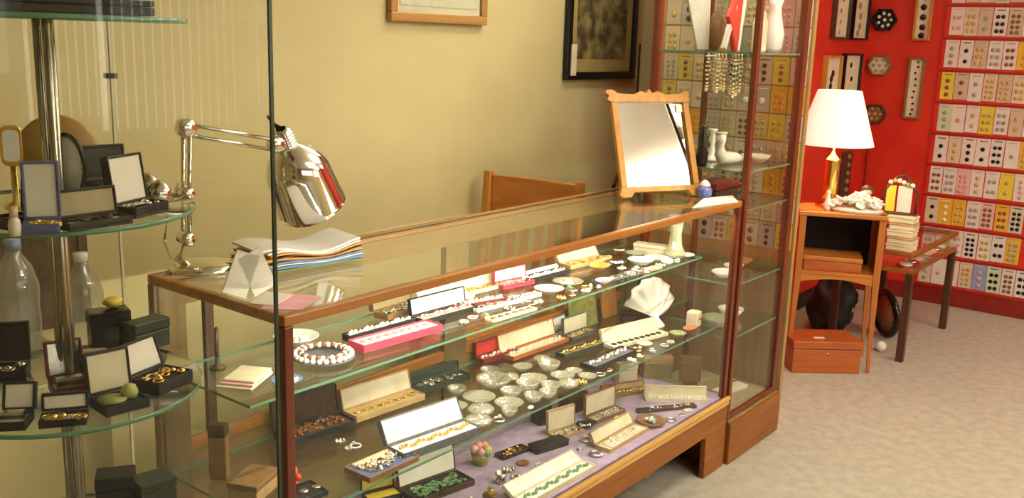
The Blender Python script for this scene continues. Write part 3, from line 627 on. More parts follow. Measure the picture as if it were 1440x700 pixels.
# chrome desk lamp
lb = hit(288, 376, 2, H_); YL = lb.y
dl = T('desk_lamp', 'chrome jointed desk lamp with bell shade standing on the counter back corner', 'desk lamp', (lb.x, lb.y, ZC))
G = lambda u, v, y=YL: hit(u, v, 1, y)-Vector((lb.x, lb.y, ZC))
MB().lathe([(.080, 0), (.080, .006), (.070, .014), (.030, .020), (.012, .024)], 40, sy=.9).make('base', CHROME, dl)
j0, j1, j2 = G(250, 368), G(262, 272), G(262, 180); j3 = G(388, 203)
j0.z = .02; off = Vector((0, .012, 0))
MB().tube([Vector((-.035, 0, .01)), j0+Vector((0, 0, .01)), G(262, 335)], .009, 12).make('stem', CHROME, dl)
for s_ in (-1, 1):
    MB().tube([G(262, 340)+off*s_, j2+off*s_], .0050, 8).make('lower_rod', CHROME, dl)
    MB().tube([j2+off*s_+Vector((0, 0, .008)), j3+off*s_+Vector((0, 0, .010))], .0045, 8).make('upper_rod', CHROME, dl)
MB().tube([j2+Vector((0, 0, -.014)), j3+Vector((0, 0, -.014))], .0045, 8).make('upper_rod', CHROME, dl)
for p_, r in ((j2, .021), (j1, .016), (G(262, 335), .017), (j3, .020)):
    MB().lathe([(r*.6, -.018), (r, -.012), (r, .012), (r*.6, .018)], 18, 0, Tr(*p_) @ Rx(pi/2)).make('joint', CHROME, dl)
MB().tube([j1+Vector((-.005, .02, .02)), j1+Vector((-.03, .02, -.03)), j1+Vector((-.045, .02, -.10)), Vector((-.05, .05, .02))], .003, 6).make('cable', CHROME, dl)
top, rim = G(397, 187), G(451, 290); axd = (rim-top+Vector((0, .035, 0))).normalized(); Ls = (rim-top).length
Q = axd.to_track_quat('Z', 'Y').to_matrix().to_4x4()
MH_ = Tr(*top) @ Q
R = .080
pr = [(.012, -.012), (.020, -.008), (.021, .036), (.027, .040), (.036, .048), (.052, .062), (.066, .082), (.077, .106), (.084, Ls-.006), (.088, Ls), (.084, Ls), (.073, .106), (.062, .083), (.048, .064), (.026, .052), (.0001, .048)]
MB().lathe(pr, 48, 0, MH_, cap=False).make('shade', CHROME, dl)
mb = MB()
for i in range(5): mb.lathe([(.0235, .002+i*.008), (.0235, .005+i*.008)], 24, 0, MH_)
mb.make('socket_ring', CHROME, dl)
MB().tube([j3, j3+(top-j3)*.6+Vector((0, 0, .01)), top+axd*.01], .008, 8).make('neck', CHROME, dl)
MB().tube([G(376, 163), G(382, 172), G(392, 180)], [.003, .003, .007], 8).make('switch', BLACKG, dl)
MB().ball(tuple(MH_ @ Vector((0, 0, .09))), .030, 14).make('bulb', PORC, dl)

# ------------------------------------------------------------------ chairs behind the counter
def chair(label, base, rz, w_, hh, m1, m2, n=6, seat=True):
    t = T('wooden_chair', label, 'chair', base, rz)
    h = w_/2
    for s_ in (-1, 1):
        mb = MB(); bar(mb, (s_*h, .02, 0), (s_*h, 0, .46), .03); bar(mb, (s_*h, 0, .44), (s_*h, .05, hh+.012), .03); mb.make('back_leg', m2, t, .003)
        mb = MB(); bar(mb, (s_*(h-.005), -.38, 0), (s_*(h-.005), -.38, .44), .03); mb.make('front_leg', m2, t, .003)
    vs_ = []; fs = []; kk = 10
    for j in range(kk+1):
        x = -h+.015+(w_-.03)*j/kk; y = .045+.022*sin(pi*j/kk)
        for z_ in (hh-.14, hh-.002):
            vs_ += [(x, y, z_), (x, y+.018, z_)]
    for j in range(kk):
        b0 = j*4; fs += [(b0, b0+4, b0+6, b0+2), (b0+1, b0+3, b0+7, b0+5), (b0+2, b0+6, b0+7, b0+3), (b0, b0+1, b0+5, b0+4)]
    fs += [(0, 2, 3, 1), (kk*4, kk*4+1, kk*4+3, kk*4+2)]
    MB().add(vs_, fs).make('top_rail', m1, t, .003)
    for j in range(n):
        x = -h+.05+(w_-.10)*j/(n-1); mb = MB(); bar(mb, (x, .018, .50), (x, .045+.018*sin(pi*(j+.5)/n), hh-.13), .030, .010); mb.make('slat', m1, t)
    MB().box(-h+.015, h-.015, 0, .02, .48, .52).make('lower_rail', m1, t, .002)
    MB().box(-h-.01, h+.01, -.40, -.018, .44, .465).make('seat', m1, t, .006)
    return t
# back runs from near x=1.35,y=.56 to x=1.62,y=.9
chair('orange wooden slat-back chair behind the counter, left of the dressing mirror', (1.66, .712, 0), radians(94+180), .40, .985, WOODORG, WOODHON)

# ------------------------------------------------------------------ display tower (left foreground)
tx, ty, TH = -.477, -.138, .2
tw = T('glass_display_tower', 'tall glass display tower with round glass shelves in the left foreground', 'display tower', (tx, ty, 0))
MB().box(-.21, .21, -.21, .21, 0, .30).make('plinth', WOODR, tw, .004)
MB().box(-.21, .21, -.21, .21, 1.86, 1.94).make('cap', WOODR, tw, .004)
MB().box(-TH, TH, -TH, -TH+.005, .30, 1.86).make('front_pane', GLASSC, tw)
MB().box(TH-.005, TH, -TH+.005, TH-.005, .30, 1.86).make('side_pane', GLASSC, tw)
MB().box(-TH, -TH+.005, -TH+.005, TH-.005, .30, 1.86).make('side_pane', GLASSC, tw)
MB().box(-TH, TH, TH-.005, TH, .30, 1.86).make('back_pane', GLASSC, tw)
EDG = mat('dark_glass_joint', (.035, .05, .03), .2); EDL = mat('pale_glass_joint', (.75, .72, .55), .2)
MB().box(TH-.0045, TH+.0005, -TH-.0005, -TH+.0035, .30, 1.86).make('corner_joint', EDG, tw)
MB().box(TH-.0035, TH+.0005, TH-.0035, TH+.0005, .30, 1.86).make('corner_joint', EDL, tw)
MB().box(TH-.012, TH+.003, TH-.012, TH+.003, 1.405, 1.413).make('hinge_pin', BLACK, tw)
SHZ = [.509, .756, 1.003, 1.25, 1.497]
for z in SHZ: MB().lathe([(.174, z-.006), (.174, z)], 64, 0).make('round_shelf', [GLASSS], tw)
for o in [o for o in tw.children if o.name.startswith('round_shelf')]:
    o.data.materials.append(GEDGE)
    for pg in o.data.polygons:
        if abs(pg.normal.z) < .5: pg.material_index = 1
for a in (.3, 2.4, 4.5): MB().tube([(.009*cos(a), .009*sin(a), .30), (.009*cos(a), .009*sin(a), 1.86)], .0052, 10).make('pole', STEEL, tw)
for z in SHZ:
    MB().lathe([(.026, z), (.026, z+.012), (.021, z+.016)], 20).make('collar', STEEL, tw)

# ------------------------------------------------------------------ generic small goods
def jewels(mb, kind, w_, d, z, seed=0):
    rnd = random.Random(seed)
    if kind == 'beads':
        n = max(5, int(w_/.011))
        for i in range(n): mb.ball((-w_*.44+w_*.88*i/(n-1), d*.5+.006*sin(i*1.3), z+.004), .0055, 7)
    elif kind == 'coins':
        n = max(3, int(w_/.028))
        for i in range(n): mb.lathe([(.010, 0), (.010, .002), (.008, .003)], 12, 0, Tr(-w_*.40+w_*.8*i/max(1, n-1), d*.5, z+.001))
    elif kind == 'spoons':
        n = max(3, int(w_/.018))
        for i in range(n):
            x = -w_*.42+w_*.84*i/(n-1); mb.lathe([(.0055, 0), (.006, .003), (.002, .004)], 8, 0, Tr(x, d*.3, z), sy=1.5); mb.box(x-.0015, x+.0015, d*.35, d*.85, z, z+.002)
    elif kind == 'mix':
        for i in range(max(5, int(w_*d/.00022))):
            x, y = rnd.uniform(-w_*.4, w_*.4), rnd.uniform(d*.2, d*.8); s = rnd.uniform(.004, .009)
            if i % 3 == 0: mb.tube([(x+s*cos(a), y+s*sin(a), z+.003) for a in [pi*k/4 for k in range(8)]], .0016, 5, closed=True)
            elif i % 3 == 1: mb.ball((x, y, z+.003), s*.8, 7, sz=.7)
            else: mb.box(x-s, x+s, y-s*.5, y+s*.5, z, z+.005, 0, Tr(x, y, 0) @ Rz(rnd.uniform(0, 3)) @ Tr(-x, -y, 0))
    elif kind == 'bar': mb.box(-w_*.36, w_*.36, d*.3, d*.55, z, z+.012)
    elif kind == 'medal': mb.lathe([(.018, 0), (.018, .003)], 16, 0, Tr(-.01, d*.5, z+.002)); mb.ball((w_*.22, d*.5, z+.008), .012, 8)
U, V, K = .755, .513, HB+.006
FP = []
def fit(t, front, back):
    """slide a thing along the shelf depth so it rests wholly on its shelf"""
    z = round(t.location.z, 3)
    if z not in (.755, .513, .261) or t.location.y < -.1: return
    y0 = {.755: .134, .513: .059, .261: .016}[z]; y1 = .434
    if t.location.y-front < y0: t.location.y = y0+front
    if t.location.y+back > y1: t.location.y = y1-back
def case(label, pL, pR, zs, d, h, outer, lining, kind='mix', jm=GOLD, ll=None, lidh=None, ang=105, seed=1, lt=.012, thing='jewellery_case', cat='jewellery case', group=None, liny=None):
    """hinged open case: front edge from pixel pL to pixel pR on the shelf at height zs"""
    a, b = on(*pL, zs), on(*pR, zs); v = b-a; w_ = v.length
    t = T(thing, label, cat, (a+b)/2, atan2(v.y, v.x), group); t.location.z = zs
    X = w_/2; e = .003; q_ = t.rotation_euler.z; over = (lidh or d)*max(0, sin(radians(ang-90)))+.012 if lidh != 0 else 0
    fit(t, X*abs(sin(q_)), (d+over)*cos(q_)+X*abs(sin(q_))); FP.append((t, 'b', X, 0, d+over, None))
    f = MB().box(-X, X, 0, d, 0, .003).box(-X, X, 0, e, .003, h).box(-X, X, d-e, d, .003, h).box(-X, -X+e, e, d-e, .003, h).box(X-e, X, e, d-e, .003, h)
    f.make('base', outer, t, .0012)
    MB().box(-X+e, X-e, e, d-e, .003, h-.004).make('lining', ll or lining, t, .001)
    if kind: mb = MB(); jewels(mb, kind, w_, d, h-.004, seed); stuff(mb.make('jewels', jm, t))
    if lidh is not 0:
        lh = lidh or d
        Mx = Tr(0, d, h) @ Rx(-radians(ang))
        # closed lid lies y from -lh..0, z 0..lt
        g = MB().box(-X, X, -lh, 0, lt-.003, lt, 0, Mx).box(-X, X, -lh, -lh+e, 0, lt-.003, 0, Mx).box(-X, X, -e, 0, 0, lt-.003, 0, Mx).box(-X, -X+e, -lh+e, -e, 0, lt-.003, 0, Mx).box(X-e, X, -lh+e, -e, 0, lt-.003, 0, Mx)
        g.make('lid', outer, t, .0012)
        MB().box(-X+e, X-e, -lh+e, -e, .002, lt-.003, 0, Mx).make('lid_lining', liny or lining, t, .001)
    return t
def cbox(label, pL, pR, zs, d, h, m_, thing='box', cat='box', lidm=None, yaw=0, top=None):
    a, b = on(*pL, zs), on(*pR, zs); v = b-a; X = v.length/2
    t = T(thing, label, cat, (a+b)/2, atan2(v.y, v.x)+yaw); t.location.z = zs
    fit(t, X*abs(sin(t.rotation_euler.z)), d*cos(t.rotation_euler.z)+X*abs(sin(t.rotation_euler.z))); FP.append((t, 'b', X, 0, d, None))
    MB().box(-X, X, 0, d, 0, h*.62).make('base', m_, t, .002)
    MB().box(-X-.001, X+.001, -.001, d+.001, h*.64, h).make('lid', lidm or m_, t, .002)
    return t
def dish(label, u, v, zs, r, m_, h=.02, kind='plate', fill=None, cat='dish', scal=0, ns=12, thing='dish', group=None, sy=1, seed=0):
    p = on(u, v, zs); t = T(thing, label, cat, (p.x, p.y, zs), 0, group)
    fit(t, r*1.06*sy, r*1.06*sy); FP.append((t, 'c', r*1.04, 0, 0, True))
    if kind == 'plate': pr = [(r*.5, 0), (r*.6, h*.2), (r*.97, h*.9), (r, h), (r*.95, h), (r*.55, h*.35), (.0001, h*.3)]
    elif kind == 'bowl': pr = [(r*.4, 0), (r*.7, h*.3), (r*.93, h*.7), (r, h), (r*.94, h), (r*.85, h*.65), (r*.5, h*.25), (.0001, h*.2)]
    elif kind == 'lidded': pr = [(r*.5, 0), (r*.9, h*.25), (r, h*.45), (r*.96, h*.5), (r*.7, h*.75), (r*.2, h*.88), (r*.16, h*.95), (.0001, h)]
    o = MB().lathe(pr, 32, 0, scal=scal, ns=ns, sy=sy, cap=(kind != 'x')).make('bowl', m_, t)
    if fill:
        rnd = random.Random(seed); mb = MB()
        for i in range(16):
            a = rnd.uniform(0, 6.3); q = rnd.uniform(0, .65)*r; mb.ball((q*cos(a), q*sin(a)*sy, h*.5), r*.10+.002, 7)
        stuff(mb.make('trinkets', fill, t))
    return t
def vase(label, p, pr, m_, cat='vase', thing='vase', n=28, scal=0, ns=8, sy=1, extra=None):
    t = T(thing, label, cat, p); MB().lathe(pr, n, scal=scal, ns=ns, sy=sy).make('body', m_, t); return t

# -------- counter, upper shelf
U = .755
o = dish('round grey dish ringed with brown and white beads, near end of upper shelf', 452, 503, U, .072, GREY, .008, seed=2)
for rr, m_, n in ((.064, PEARL, 26), (.050, BROWNB, 15), (.050, PEARL, 15)):
    mb = MB(); 
    for i in range(n): a = 2*pi*(i+(.5 if m_ is PEARL and rr < .06 else 0))/n; mb.ball((rr*cos(a), rr*sin(a), .014+.004*(rr < .06)), .0068, 8)
    stuff(mb.make('beads', m_, o))
o = dish('white oval dish of pale shells beside the near post on the upper shelf', 410, 482, U, .055, PEARL, .022, seed=3, fill=PEARL)
dish('small peach dish with blue rim behind the near front post', 403, 536, U, .034, mat('blue_glaze', (.10, .20, .40), .2), .006, fill=PEACH)
case('long narrow dark pen case lined with ivory on the upper shelf', (492, 482), (585, 456), U, .030, .018, BLACK, WHITE, 'beads', PEARL, lidh=0)
case('crimson box with white lining on the upper shelf', (512, 497), (622, 466), U, .060, .020, CRIMSON, WHITE, 'coins', PINKC, ll=WHITE, lidh=0)
case('open brown case with olive velvet lid near the front of the upper shelf', (530, 447), (583, 430), U, .05, .016, BROWN, OLIVE, 'mix', SILVER, ang=100, lt=.018)
case('floral tray case with white lined lid and black edge on upper shelf', (596, 457), (672, 436), U, .045, .014, BLACK, WHITE, 'beads', PINKC, ll=IVORY, ang=100)
case('dark maroon spectacle case with white lining, centre of the upper shelf', (640, 438), (715, 425), U, .038, .016, MAROON, WHITE, 'beads', PEARL, lidh=0)
case('flat white tray of silver pieces at the front of the upper shelf', (672, 440), (738, 424), U, .045, .010, WHITE, WHITE, 'mix', SILVER, lidh=0, seed=4)
case('ivory case with shallow tray at the back of the upper shelf', (632, 412), (700, 396), U, .040, .012, IVORY, IVORY, 'mix', GOLD, ang=110, seed=5)
case('crimson based ring box with upright white lid on the upper shelf', (708, 408), (752, 399), U, .040, .014, CRIMSON, WHITE, 'mix', SILVER, ang=92, seed=6)
case('black long case of white pearls at the middle of upper shelf', (738, 400), (800, 384), U, .035, .014, BLACK, WHITE, 'beads', PEARL, ang=135, seed=7, lidh=.02)
dish('pale shell dish with necklace, front of the upper shelf under the top rail', 770, 416, U, .045, IVORY, .014, fill=PEARL, seed=8)
dish('ring of ivory beads on a clear dish near the shelf middle', 820, 402, U, .048, CRYSTAL, .010, fill=IVORY, seed=9)
case('peach lined open case behind the gold dish on the upper shelf', (796, 378), (852, 366), U, .05, .014, TAN, PEACH, 'mix', GOLD, ang=125, seed=10)
dish('oval gold and orange dish on the upper shelf', 843, 378, U, .045, noisy('orange_gold_glaze', (.70, .30, .04), (.85, .55, .15), 20, .3), .014, sy=.7)
dish('plain white oval dish at the front edge of the upper shelf', 866, 391, U, .034, PORC, .012, sy=.7)
dish('silver dish of blue beads on the upper shelf below the mirror', 878, 368, U, .035, SILVER, .010, fill=mat('pale_blue_bead', (.45, .55, .62), .2))
dish('white scalloped porcelain dish on the upper shelf', 914, 373, U, .045, PORC, .018, scal=.05)
dish('small gold rimmed dish behind the white scalloped one', 902, 358, U, .03, GOLD, .012, fill=PEARL)
dish('small silver bowl at the front of the upper shelf right half', 893, 383, U, .024, SILVER, .016, 'bowl')
dish('pale green saucer on the upper shelf near the tall vase', 950, 368, U, .04, GGLASS, .012)
dish('ivory saucer on the upper shelf in front of the tall vase', 975, 376, U, .042, IVORY, .012)
dish('white saucer at the far front of the upper shelf', 1005, 374, U, .035, PORC, .010)
cbox('long ivory box with brown base under the mirror on the upper shelf', (890, 355), (950, 363), U, .045, .035, IVORY, lidm=IVORY)
pv = on(1000, 372, U); vase('tall pale green glass vase at the far end of the upper shelf', (pv.x, min(max(pv.y, .19), .33), U), [(.032, 0), (.038, .02), (.024, .05), (.020, .09), (.026, .13), (.034, .150), (.031, .150), (.018, .09), (.0001, .06)], GGLASS, scal=.05)
case('cream open case of pearls behind the floral tray on the upper shelf', (604, 436), (668, 418), U, .038, .012, IVORY, IVORY, 'beads', PEARL, ang=112, seed=71, lidh=.035)
case('flat ivory tray of gold pins at the front middle of the upper shelf', (700, 456), (762, 438), U, .030, .008, IVORY, WHITE, 'coins', GOLD, lidh=0, seed=72)
case('white tray of silver rings left of the shell dish on the upper shelf', (718, 428), (762, 416), U, .030, .010, WHITE, IVORY, 'beads', SILVER, lidh=0, seed=73)
case('grey tray of silver charms right of the bead ring on the upper shelf', (842, 400), (884, 390), U, .030, .008, GREY, SILVER, 'mix', SILVER, lidh=0, seed=74)
case('tan tray of pearl pins at the far part of the upper shelf', (905, 392), (950, 382), U, .030, .008, TAN, IVORY, 'mix', PEARL, lidh=0, seed=75)
dish('small white lidded china pot near the far front of the upper shelf', 985, 388, U, .022, PORC, .028, 'lidded')
o = T('pink_cloth', 'folded pale pink cloth on the upper shelf by the left end glass', 'cloth', (on(340, 540, U).x+.016, on(340, 540, U).y+.01, U), .5)
for k_ in range(3): MB().box(-.055+.006*k_, .055-.004*k_, -.04, .04-.005*k_, .001+.006*k_, .006+.006*k_).make('fold', PINKP if k_ == 1 else IVORY, o, .002)
o = T('oval_brush', 'dark oval hand mirror standing upright at the left end of the upper shelf', 'hand mirror', (.10, .36, U), .9)
MB().lathe([(.0001, 0), (.020, .001), (.022, .005), (.020, .009), (.0001, .010)], 28, 0, Tr(0, .005, .062) @ Matrix.Diagonal((1, 1, 1.6, 1)) @ Rx(pi/2)).make('back', DKBROWN, o); MB().lathe([(.018, 0), (.016, .006), (.006, .010), (.005, .032)], 16).make('foot', DKBROWN, o)
# -------- counter, lower shelf
V = .513
case('big black case with brown lining at the near back of the lower shelf', (408, 630), (500, 600), V, .075, .020, BLACK, DKBROWN, 'mix', BROWNB, ll=DKBROWN, ang=95, seed=12)
case('tan case with ivory lid lining and coins on the lower shelf', (502, 595), (598, 562), V, .055, .018, TAN, IVORY, 'coins', GOLD, ll=TAN, ang=105, seed=13)
case('dark green tray of small silver pieces with gold tag on lower shelf', (585, 556), (662, 533), V, .05, .016, DKGREEN, DKGREEN, 'mix', SILVER, ang=100, lidh=.03, seed=14)
case('maroon case with tan lid and pearl row on the lower shelf', (655, 506), (704, 490), V, .030, .018, MAROON, REDV, 'beads', PEARL, ang=92, lidh=.045, seed=15)
case('ivory lined case with red edge at the back of the lower shelf', (722, 508), (800, 480), V, .055, .014, noisy('rust_leather', (.45, .12, .03), (.55, .18, .05), 30, .5), IVORY, 'beads', PEARL, ll=IVORY, ang=105, seed=16)
case('large slate grey case with white lid lining and gold bead row', (572, 652), (680, 612), V, .062, .022, GREY, WHITE, 'beads', GOLD, ang=118, seed=17, lt=.016)
o = case('flat brown tray lined with blue velvet holding gold and silver pieces', (520, 680), (590, 648), V, .085, .014, BROWN, BLUEV, 'mix', SILVER, lidh=0, seed=18)
MB().box(-.058, .055, .045, .082, .011, .014).make('cream_card', PEACH, o)
case('dark tray of stacked coins at the near front corner of the lower shelf', (418, 712), (462, 696), V, .07, .012, BLACK, BLACK, 'coins', SILVER, lidh=0, seed=19)
p = on(412, 690, V); o = T('red_beads', 'cluster of bright red beads at the foot of the near front post', 'beads', (p.x+.012, p.y+.02, V)); 
for i in range(9): MB().ball((.010*(i % 2), .012*(i//3)-.01, .008+.013*(i % 3)), .0085, 10).make('bead', REDP, o)
for i, (u, v, r, k, lb_) in enumerate(((700, 552, .050, 'bowl', 'large clear crystal bowl'), (712, 573, .046, 'plate', 'clear scalloped crystal plate'), (680, 596, .036, 'lidded', 'lidded crystal pot nearest the grey case'), (706, 612, .036, 'lidded', 'lidded crystal dish with knob at the shelf front'), (748, 585, .040, 'plate', 'crystal ashtray at the shelf front'), (745, 540, .040, 'plate', 'shallow crystal dish behind the bowls'), (775, 556, .034, 'bowl', 'small crystal bowl right of the plates'), (800, 540, .036, 'plate', 'flat crystal dish left of the black trays'), (775, 524, .034, 'bowl', 'white rimmed crystal bowl, rear of the group'), (822, 552, .030, 'lidded', 'small lidded crystal pot, right end of the group'), (735, 520, .03, 'plate', 'tiny crystal saucer at the back of the group'), (655, 585, .03, 'plate', 'crystal coaster left of the big bowl'))):
    dish(lb_+' on the lower shelf', u, v, V, r, CRYSTAL, .030 if k != 'plate' else .014, k, scal=.05, ns=14, group='crystal dishes on the lower shelf', cat='crystal dish', thing='crystal_dish')
for i, (u, v, r, k) in enumerate(((664, 560, .026, 'bowl'), (728, 562, .03, 'bowl'), (720, 534, .028, 'lidded'), (760, 568, .026, 'bowl'), (790, 555, .028, 'bowl'), (812, 528, .026, 'plate'), (800, 568, .024, 'bowl'), (840, 540, .028, 'plate'), (762, 508, .026, 'lidded'), (688, 528, .028, 'bowl'), (730, 600, .022, 'bowl'))):
    dish('small crystal salt dish on the lower shelf, %s from the left of the small ones' % ORD[sorted([664, 728, 720, 760, 790, 812, 800, 840, 762, 688, 730]).index(u)], u, v, V, r, CRYSTAL, .022 if k != 'plate' else .010, k, scal=.06, ns=12, group='small crystal salt dishes', cat='crystal dish', thing='crystal_dish')
case('small grey ring box with upright white lid, left of the pair', (782, 480), (808, 469), V, .035, .014, GREY, WHITE, 'mix', SILVER, ang=95, lidh=.05, seed=21)
case('small grey ring box with upright ivory lid, right of the pair', (805, 480), (838, 468), V, .035, .014, GREY, IVORY, 'mix', GOLD, ang=95, lidh=.055, seed=22)
case('dark olive tray of rings behind the black cutlery tray', (795, 505), (855, 485), V, .040, .014, DKGREEN, OLIVE, 'beads', GOLD, lidh=0, seed=23)
o = case('black tray with bright silver bar and pearl row on the lower shelf', (838, 522), (895, 497), V, .06, .014, BLACK, GREY, 'beads', PEARL, lidh=0, seed=24)
MB().box(-.05, .05, .033, .048, .012, .022).make('silver_bar', CHROME, o)
case('long cream case with a row of black pieces on the lower shelf', (862, 492), (940, 472), V, .045, .012, IVORY, IVORY, 'coins', BLACKG, ang=110, seed=25)
dish('small dish of green stones at the right of the cream case', 942, 472, V, .030, GGLASS, .012, fill=LIMEG)
o = dish('brown red-rimmed oval dish near the far end of the lower shelf', 985, 462, V, .036, mat('rust_glaze', (.50, .16, .08), .25), .014, sy=.6)
dish('small ivory shell dish at the back of the lower shelf', 912, 490, V, .026, IVORY, .010)
case('pale paper folder lying on the lower shelf behind the grey case', (548, 606), (600, 588), V, .045, .004, IVORY, IVORY, None, lidh=0, thing='folder', cat='folder')
p = on(490, 632, V); o = T('silver_brooch', 'small silver brooch lying alone on the lower shelf near end', 'brooch', (p.x, p.y, V))
mb = MB(); [mb.ball((.009*cos(a), .006*sin(a), .004), .004, 7) for a in [pi*k/4 for k in range(8)]]; mb.make('stones', SILVER, o); MB().lathe([(.006, 0), (.006, .004)], 12).make('centre', PEARL, o)
# book with green cover leaning, white shell, brown boxes at the far end
b0 = on(905, 455, V)
o = T('picture_plaque', 'green painted plaque with small red flowers leaning at the back of the counter', 'plaque', (1.60, .385, V), radians(-4))
MB().box(-.075, .075, 0, .010, .0, .110, 0, Rx(-.2)).make('panel', noisy('green_floral_painting', (.16, .19, .045), (.30, .30, .09), 40, .4), o, .002)
mb = MB(); rnd = random.Random(4)
for i in range(14): mb.lathe([(.005, 0), (.004, .002)], 7, 0, Rx(-.2) @ Tr(rnd.uniform(-.065, .065), 0, rnd.uniform(.02, .10)) @ Rx(pi/2))
stuff(mb.make('flower_spots', mat('rust_flower_paint', (.55, .16, .04), .5), o))
cbox('long dark brown box behind the cream case on the lower shelf', (872, 452), (935, 452), V, .026, .040, DKBROWN)
o = T('amber_plaque', 'amber coloured carved plaque beside the green one at the counter back', 'plaque', (1.78, .395, V), 0)
MB().box(-.045, .045, 0, .012, 0, .125, 0, Rx(-.15)).make('panel', wood('amber_panel', (.42, .17, .03), (.60, .30, .06), 'z'), o, .003)
pv = on(985, 448, V)
sh = T('white_shell', 'large white fan shaped porcelain shell standing near the far end of the lower shelf', 'shell ornament', (1.79, .22, V), radians(-14))
vs_ = []; fs = []; na, nr = 24, 8
for side in (0, 1):
    for i in range(na+1):
        a = radians(8+150*i/na)
        for j in range(nr+1):
            r = .02+.12*j/nr; y = .018*cos(i*1.6)*(j/nr)*.5+.03*(j/nr)**2+(.004 if side else 0)
            vs_.append((r*cos(a)*.9, y, .03+r*sin(a)))
st_ = (na+1)*(nr+1)
for i in range(na):
    for j in range(nr):
        q = i*(nr+1)+j; fs += [(q, q+1, q+nr+2, q+nr+1), (st_+q, st_+q+nr+1, st_+q+nr+2, st_+q+1)]
for i in range(na): q = i*(nr+1)+nr; fs.append((q, st_+q, st_+q+nr+1, q+nr+1))
MB().add(vs_, fs, 0, True).make('fan', PORC, sh); MB().lathe([(.035, 0), (.036, .008), (.015, .03), (.012, .05)], 20).make('foot', PORC, sh)
o = T('cream_pot', 'small cream square pot with brown dot in front of the white shell', 'pot', (on(975, 458, V).x, on(975, 458, V).y, V), .1)
MB().box(-.022, .022, -.022, .022, 0, .055).make('body', IVORY, o, .006); MB().ball((0, -.022, .03), .006, 8).make('dot', BROWNB, o)

o = T('upright_case', 'narrow brown upright case at the left end of the lower shelf', 'case', (.075, .33, V), .6); MB().box(-.012, .012, -.02, .02, 0, .10).make('base', BROWN, o, .003); MB().box(-.0125, .0125, -.0205, .0205, .102, .13).make('lid', DKBROWN, o, .003)
o = T('tan_box', 'tan striped box lying at the left end of the lower shelf', 'box', (.085, .22, V), .4); MB().box(-.05, .05, -.035, .035, 0, .026).make('base', TAN, o, .002); MB().box(-.051, .051, -.036, .036, .027, .040).make('lid', BROWN, o, .002)
# -------- counter, lilac deck
K = HB+.006
case('large dark case with white lid lining and green stones on the lilac deck', (588, 712), (668, 682), K, .085, .018, DKBROWN, WHITE, 'mix', GREENB, ll=BLACK, ang=100, seed=31)
o = T('flower_cupcake', 'small green ceramic basket with pink and yellow flowers on the lilac deck', 'ornament', (*on(676, 652, K)[:2], K))
MB().lathe([(.020, 0), (.030, .030), (.028, .034), (.0001, .034)], 18, scal=.05, ns=9).make('basket', LIMEG, o)
for i, (x, y, z, m_) in enumerate(((-.016, -.012, .045, PINKC), (.014, -.014, .044, YELLOW), (0, .01, .055, PINKC), (.020, .006, .05, PINKC), (-.018, .01, .048, PEACH), (.0, -.02, .040, GREENB))):
    MB().ball((x, y, z), .0135, 10).make('flower', m_, o)
p = on(704, 678, K); vase('small silver thimble cup standing on the lilac deck', (p.x, p.y, K), [(.014, 0), (.016, .004), (.013, .01), (.017, .030), (.015, .030), (.011, .01), (.0001, .008)], SILVER, 'cup', 'thimble_cup', 20)
case('dark tray of gold rings left of the black boxes on the deck', (708, 648), (745, 634), K, .040, .012, BLACK, DKBROWN, 'mix', GOLD, lidh=0, seed=33)
cbox('square black velvet box on the lilac deck', (755, 640), (800, 626), K, .045, .022, BLACK)
case('ring box with tall tan lid and silver ring, centre of the lilac deck', (784, 620), (822, 608), K, .045, .012, TAN, IVORY, 'mix', SILVER, lidh=.07, ang=93, seed=35)
dish('dark dish of silver trinkets behind the tan lidded box on the deck', 822, 600, K, .030, BLACK, .010, fill=SILVER)
case('brown case with tall tan lid near the back of the lilac deck', (838, 597), (880, 580), K, .045, .014, BROWN, IVORY, 'mix', SILVER, ang=92, lidh=.072, seed=36)
o = case('long cream case of green beads at the front of the lilac deck', (742, 714), (838, 660), K, .050, .016, IVORY, WHITE, 'beads', GREENB, ang=150, lidh=.045, seed=37)
dish('flat brown stone on the lilac deck', 735, 652, K, .020, BROWN, .005)
p = on(838, 640, K); o = T('silver_bracelet', 'silver ring bracelet lying on the lilac deck', 'bracelet', (p.x, p.y, K)); MB().tube([(.018*cos(2*pi*i/24), .018*sin(2*pi*i/24), .006) for i in range(24)], .004, 8, closed=True).make('band', SILVER, o); MB().ball((0, -.019, .008), .006, 8).make('stone', PEARL, o)
case('tan case with ivory lining and silver bits right of the green beads', (858, 638), (912, 606), K, .055, .014, TAN, IVORY, 'mix', PEARL, ang=120, lidh=.04, seed=38)
p = on(922, 598, K); p.y = max(p.y, .075); o = T('octagonal_dish', 'brown octagonal dish of blue and green stones on the lilac deck', 'dish', (p.x, p.y, K))
MB().lathe([(.040, 0), (.052, .016), (.046, .016), (.036, .006), (.0001, .006)], 8).make('bowl', BROWN, o)
for i in range(9): MB().ball((.022*cos(i*2.4)*(i/9), .022*sin(i*2.4)*(i/9), .014), .008, 8).make('stone', [SILVER, GREENB, PORC, mat('pale_blue_stone', (.35, .5, .55), .2)][i % 4] if i != 3 else PORC, o)
case('long red-brown case of gold pins at the back of the deck', (852, 562), (912, 552), K, .03, .014, BROWN, TAN, 'beads', GOLD, ang=95, lidh=.025, seed=40)
o = case('long ivory case at the far back of the deck', (912, 566), (1000, 568), K, .03, .014, IVORY, IVORY, 'beads', PEARL, ang=95, lidh=.035, seed=41)
o.location.y = .105
case('dark low tray with silver spoon in front of the long ivory case', (898, 582), (980, 574), K, .026, .012, DKBROWN, DKBROWN, 'mix', SILVER, lidh=0, seed=42)
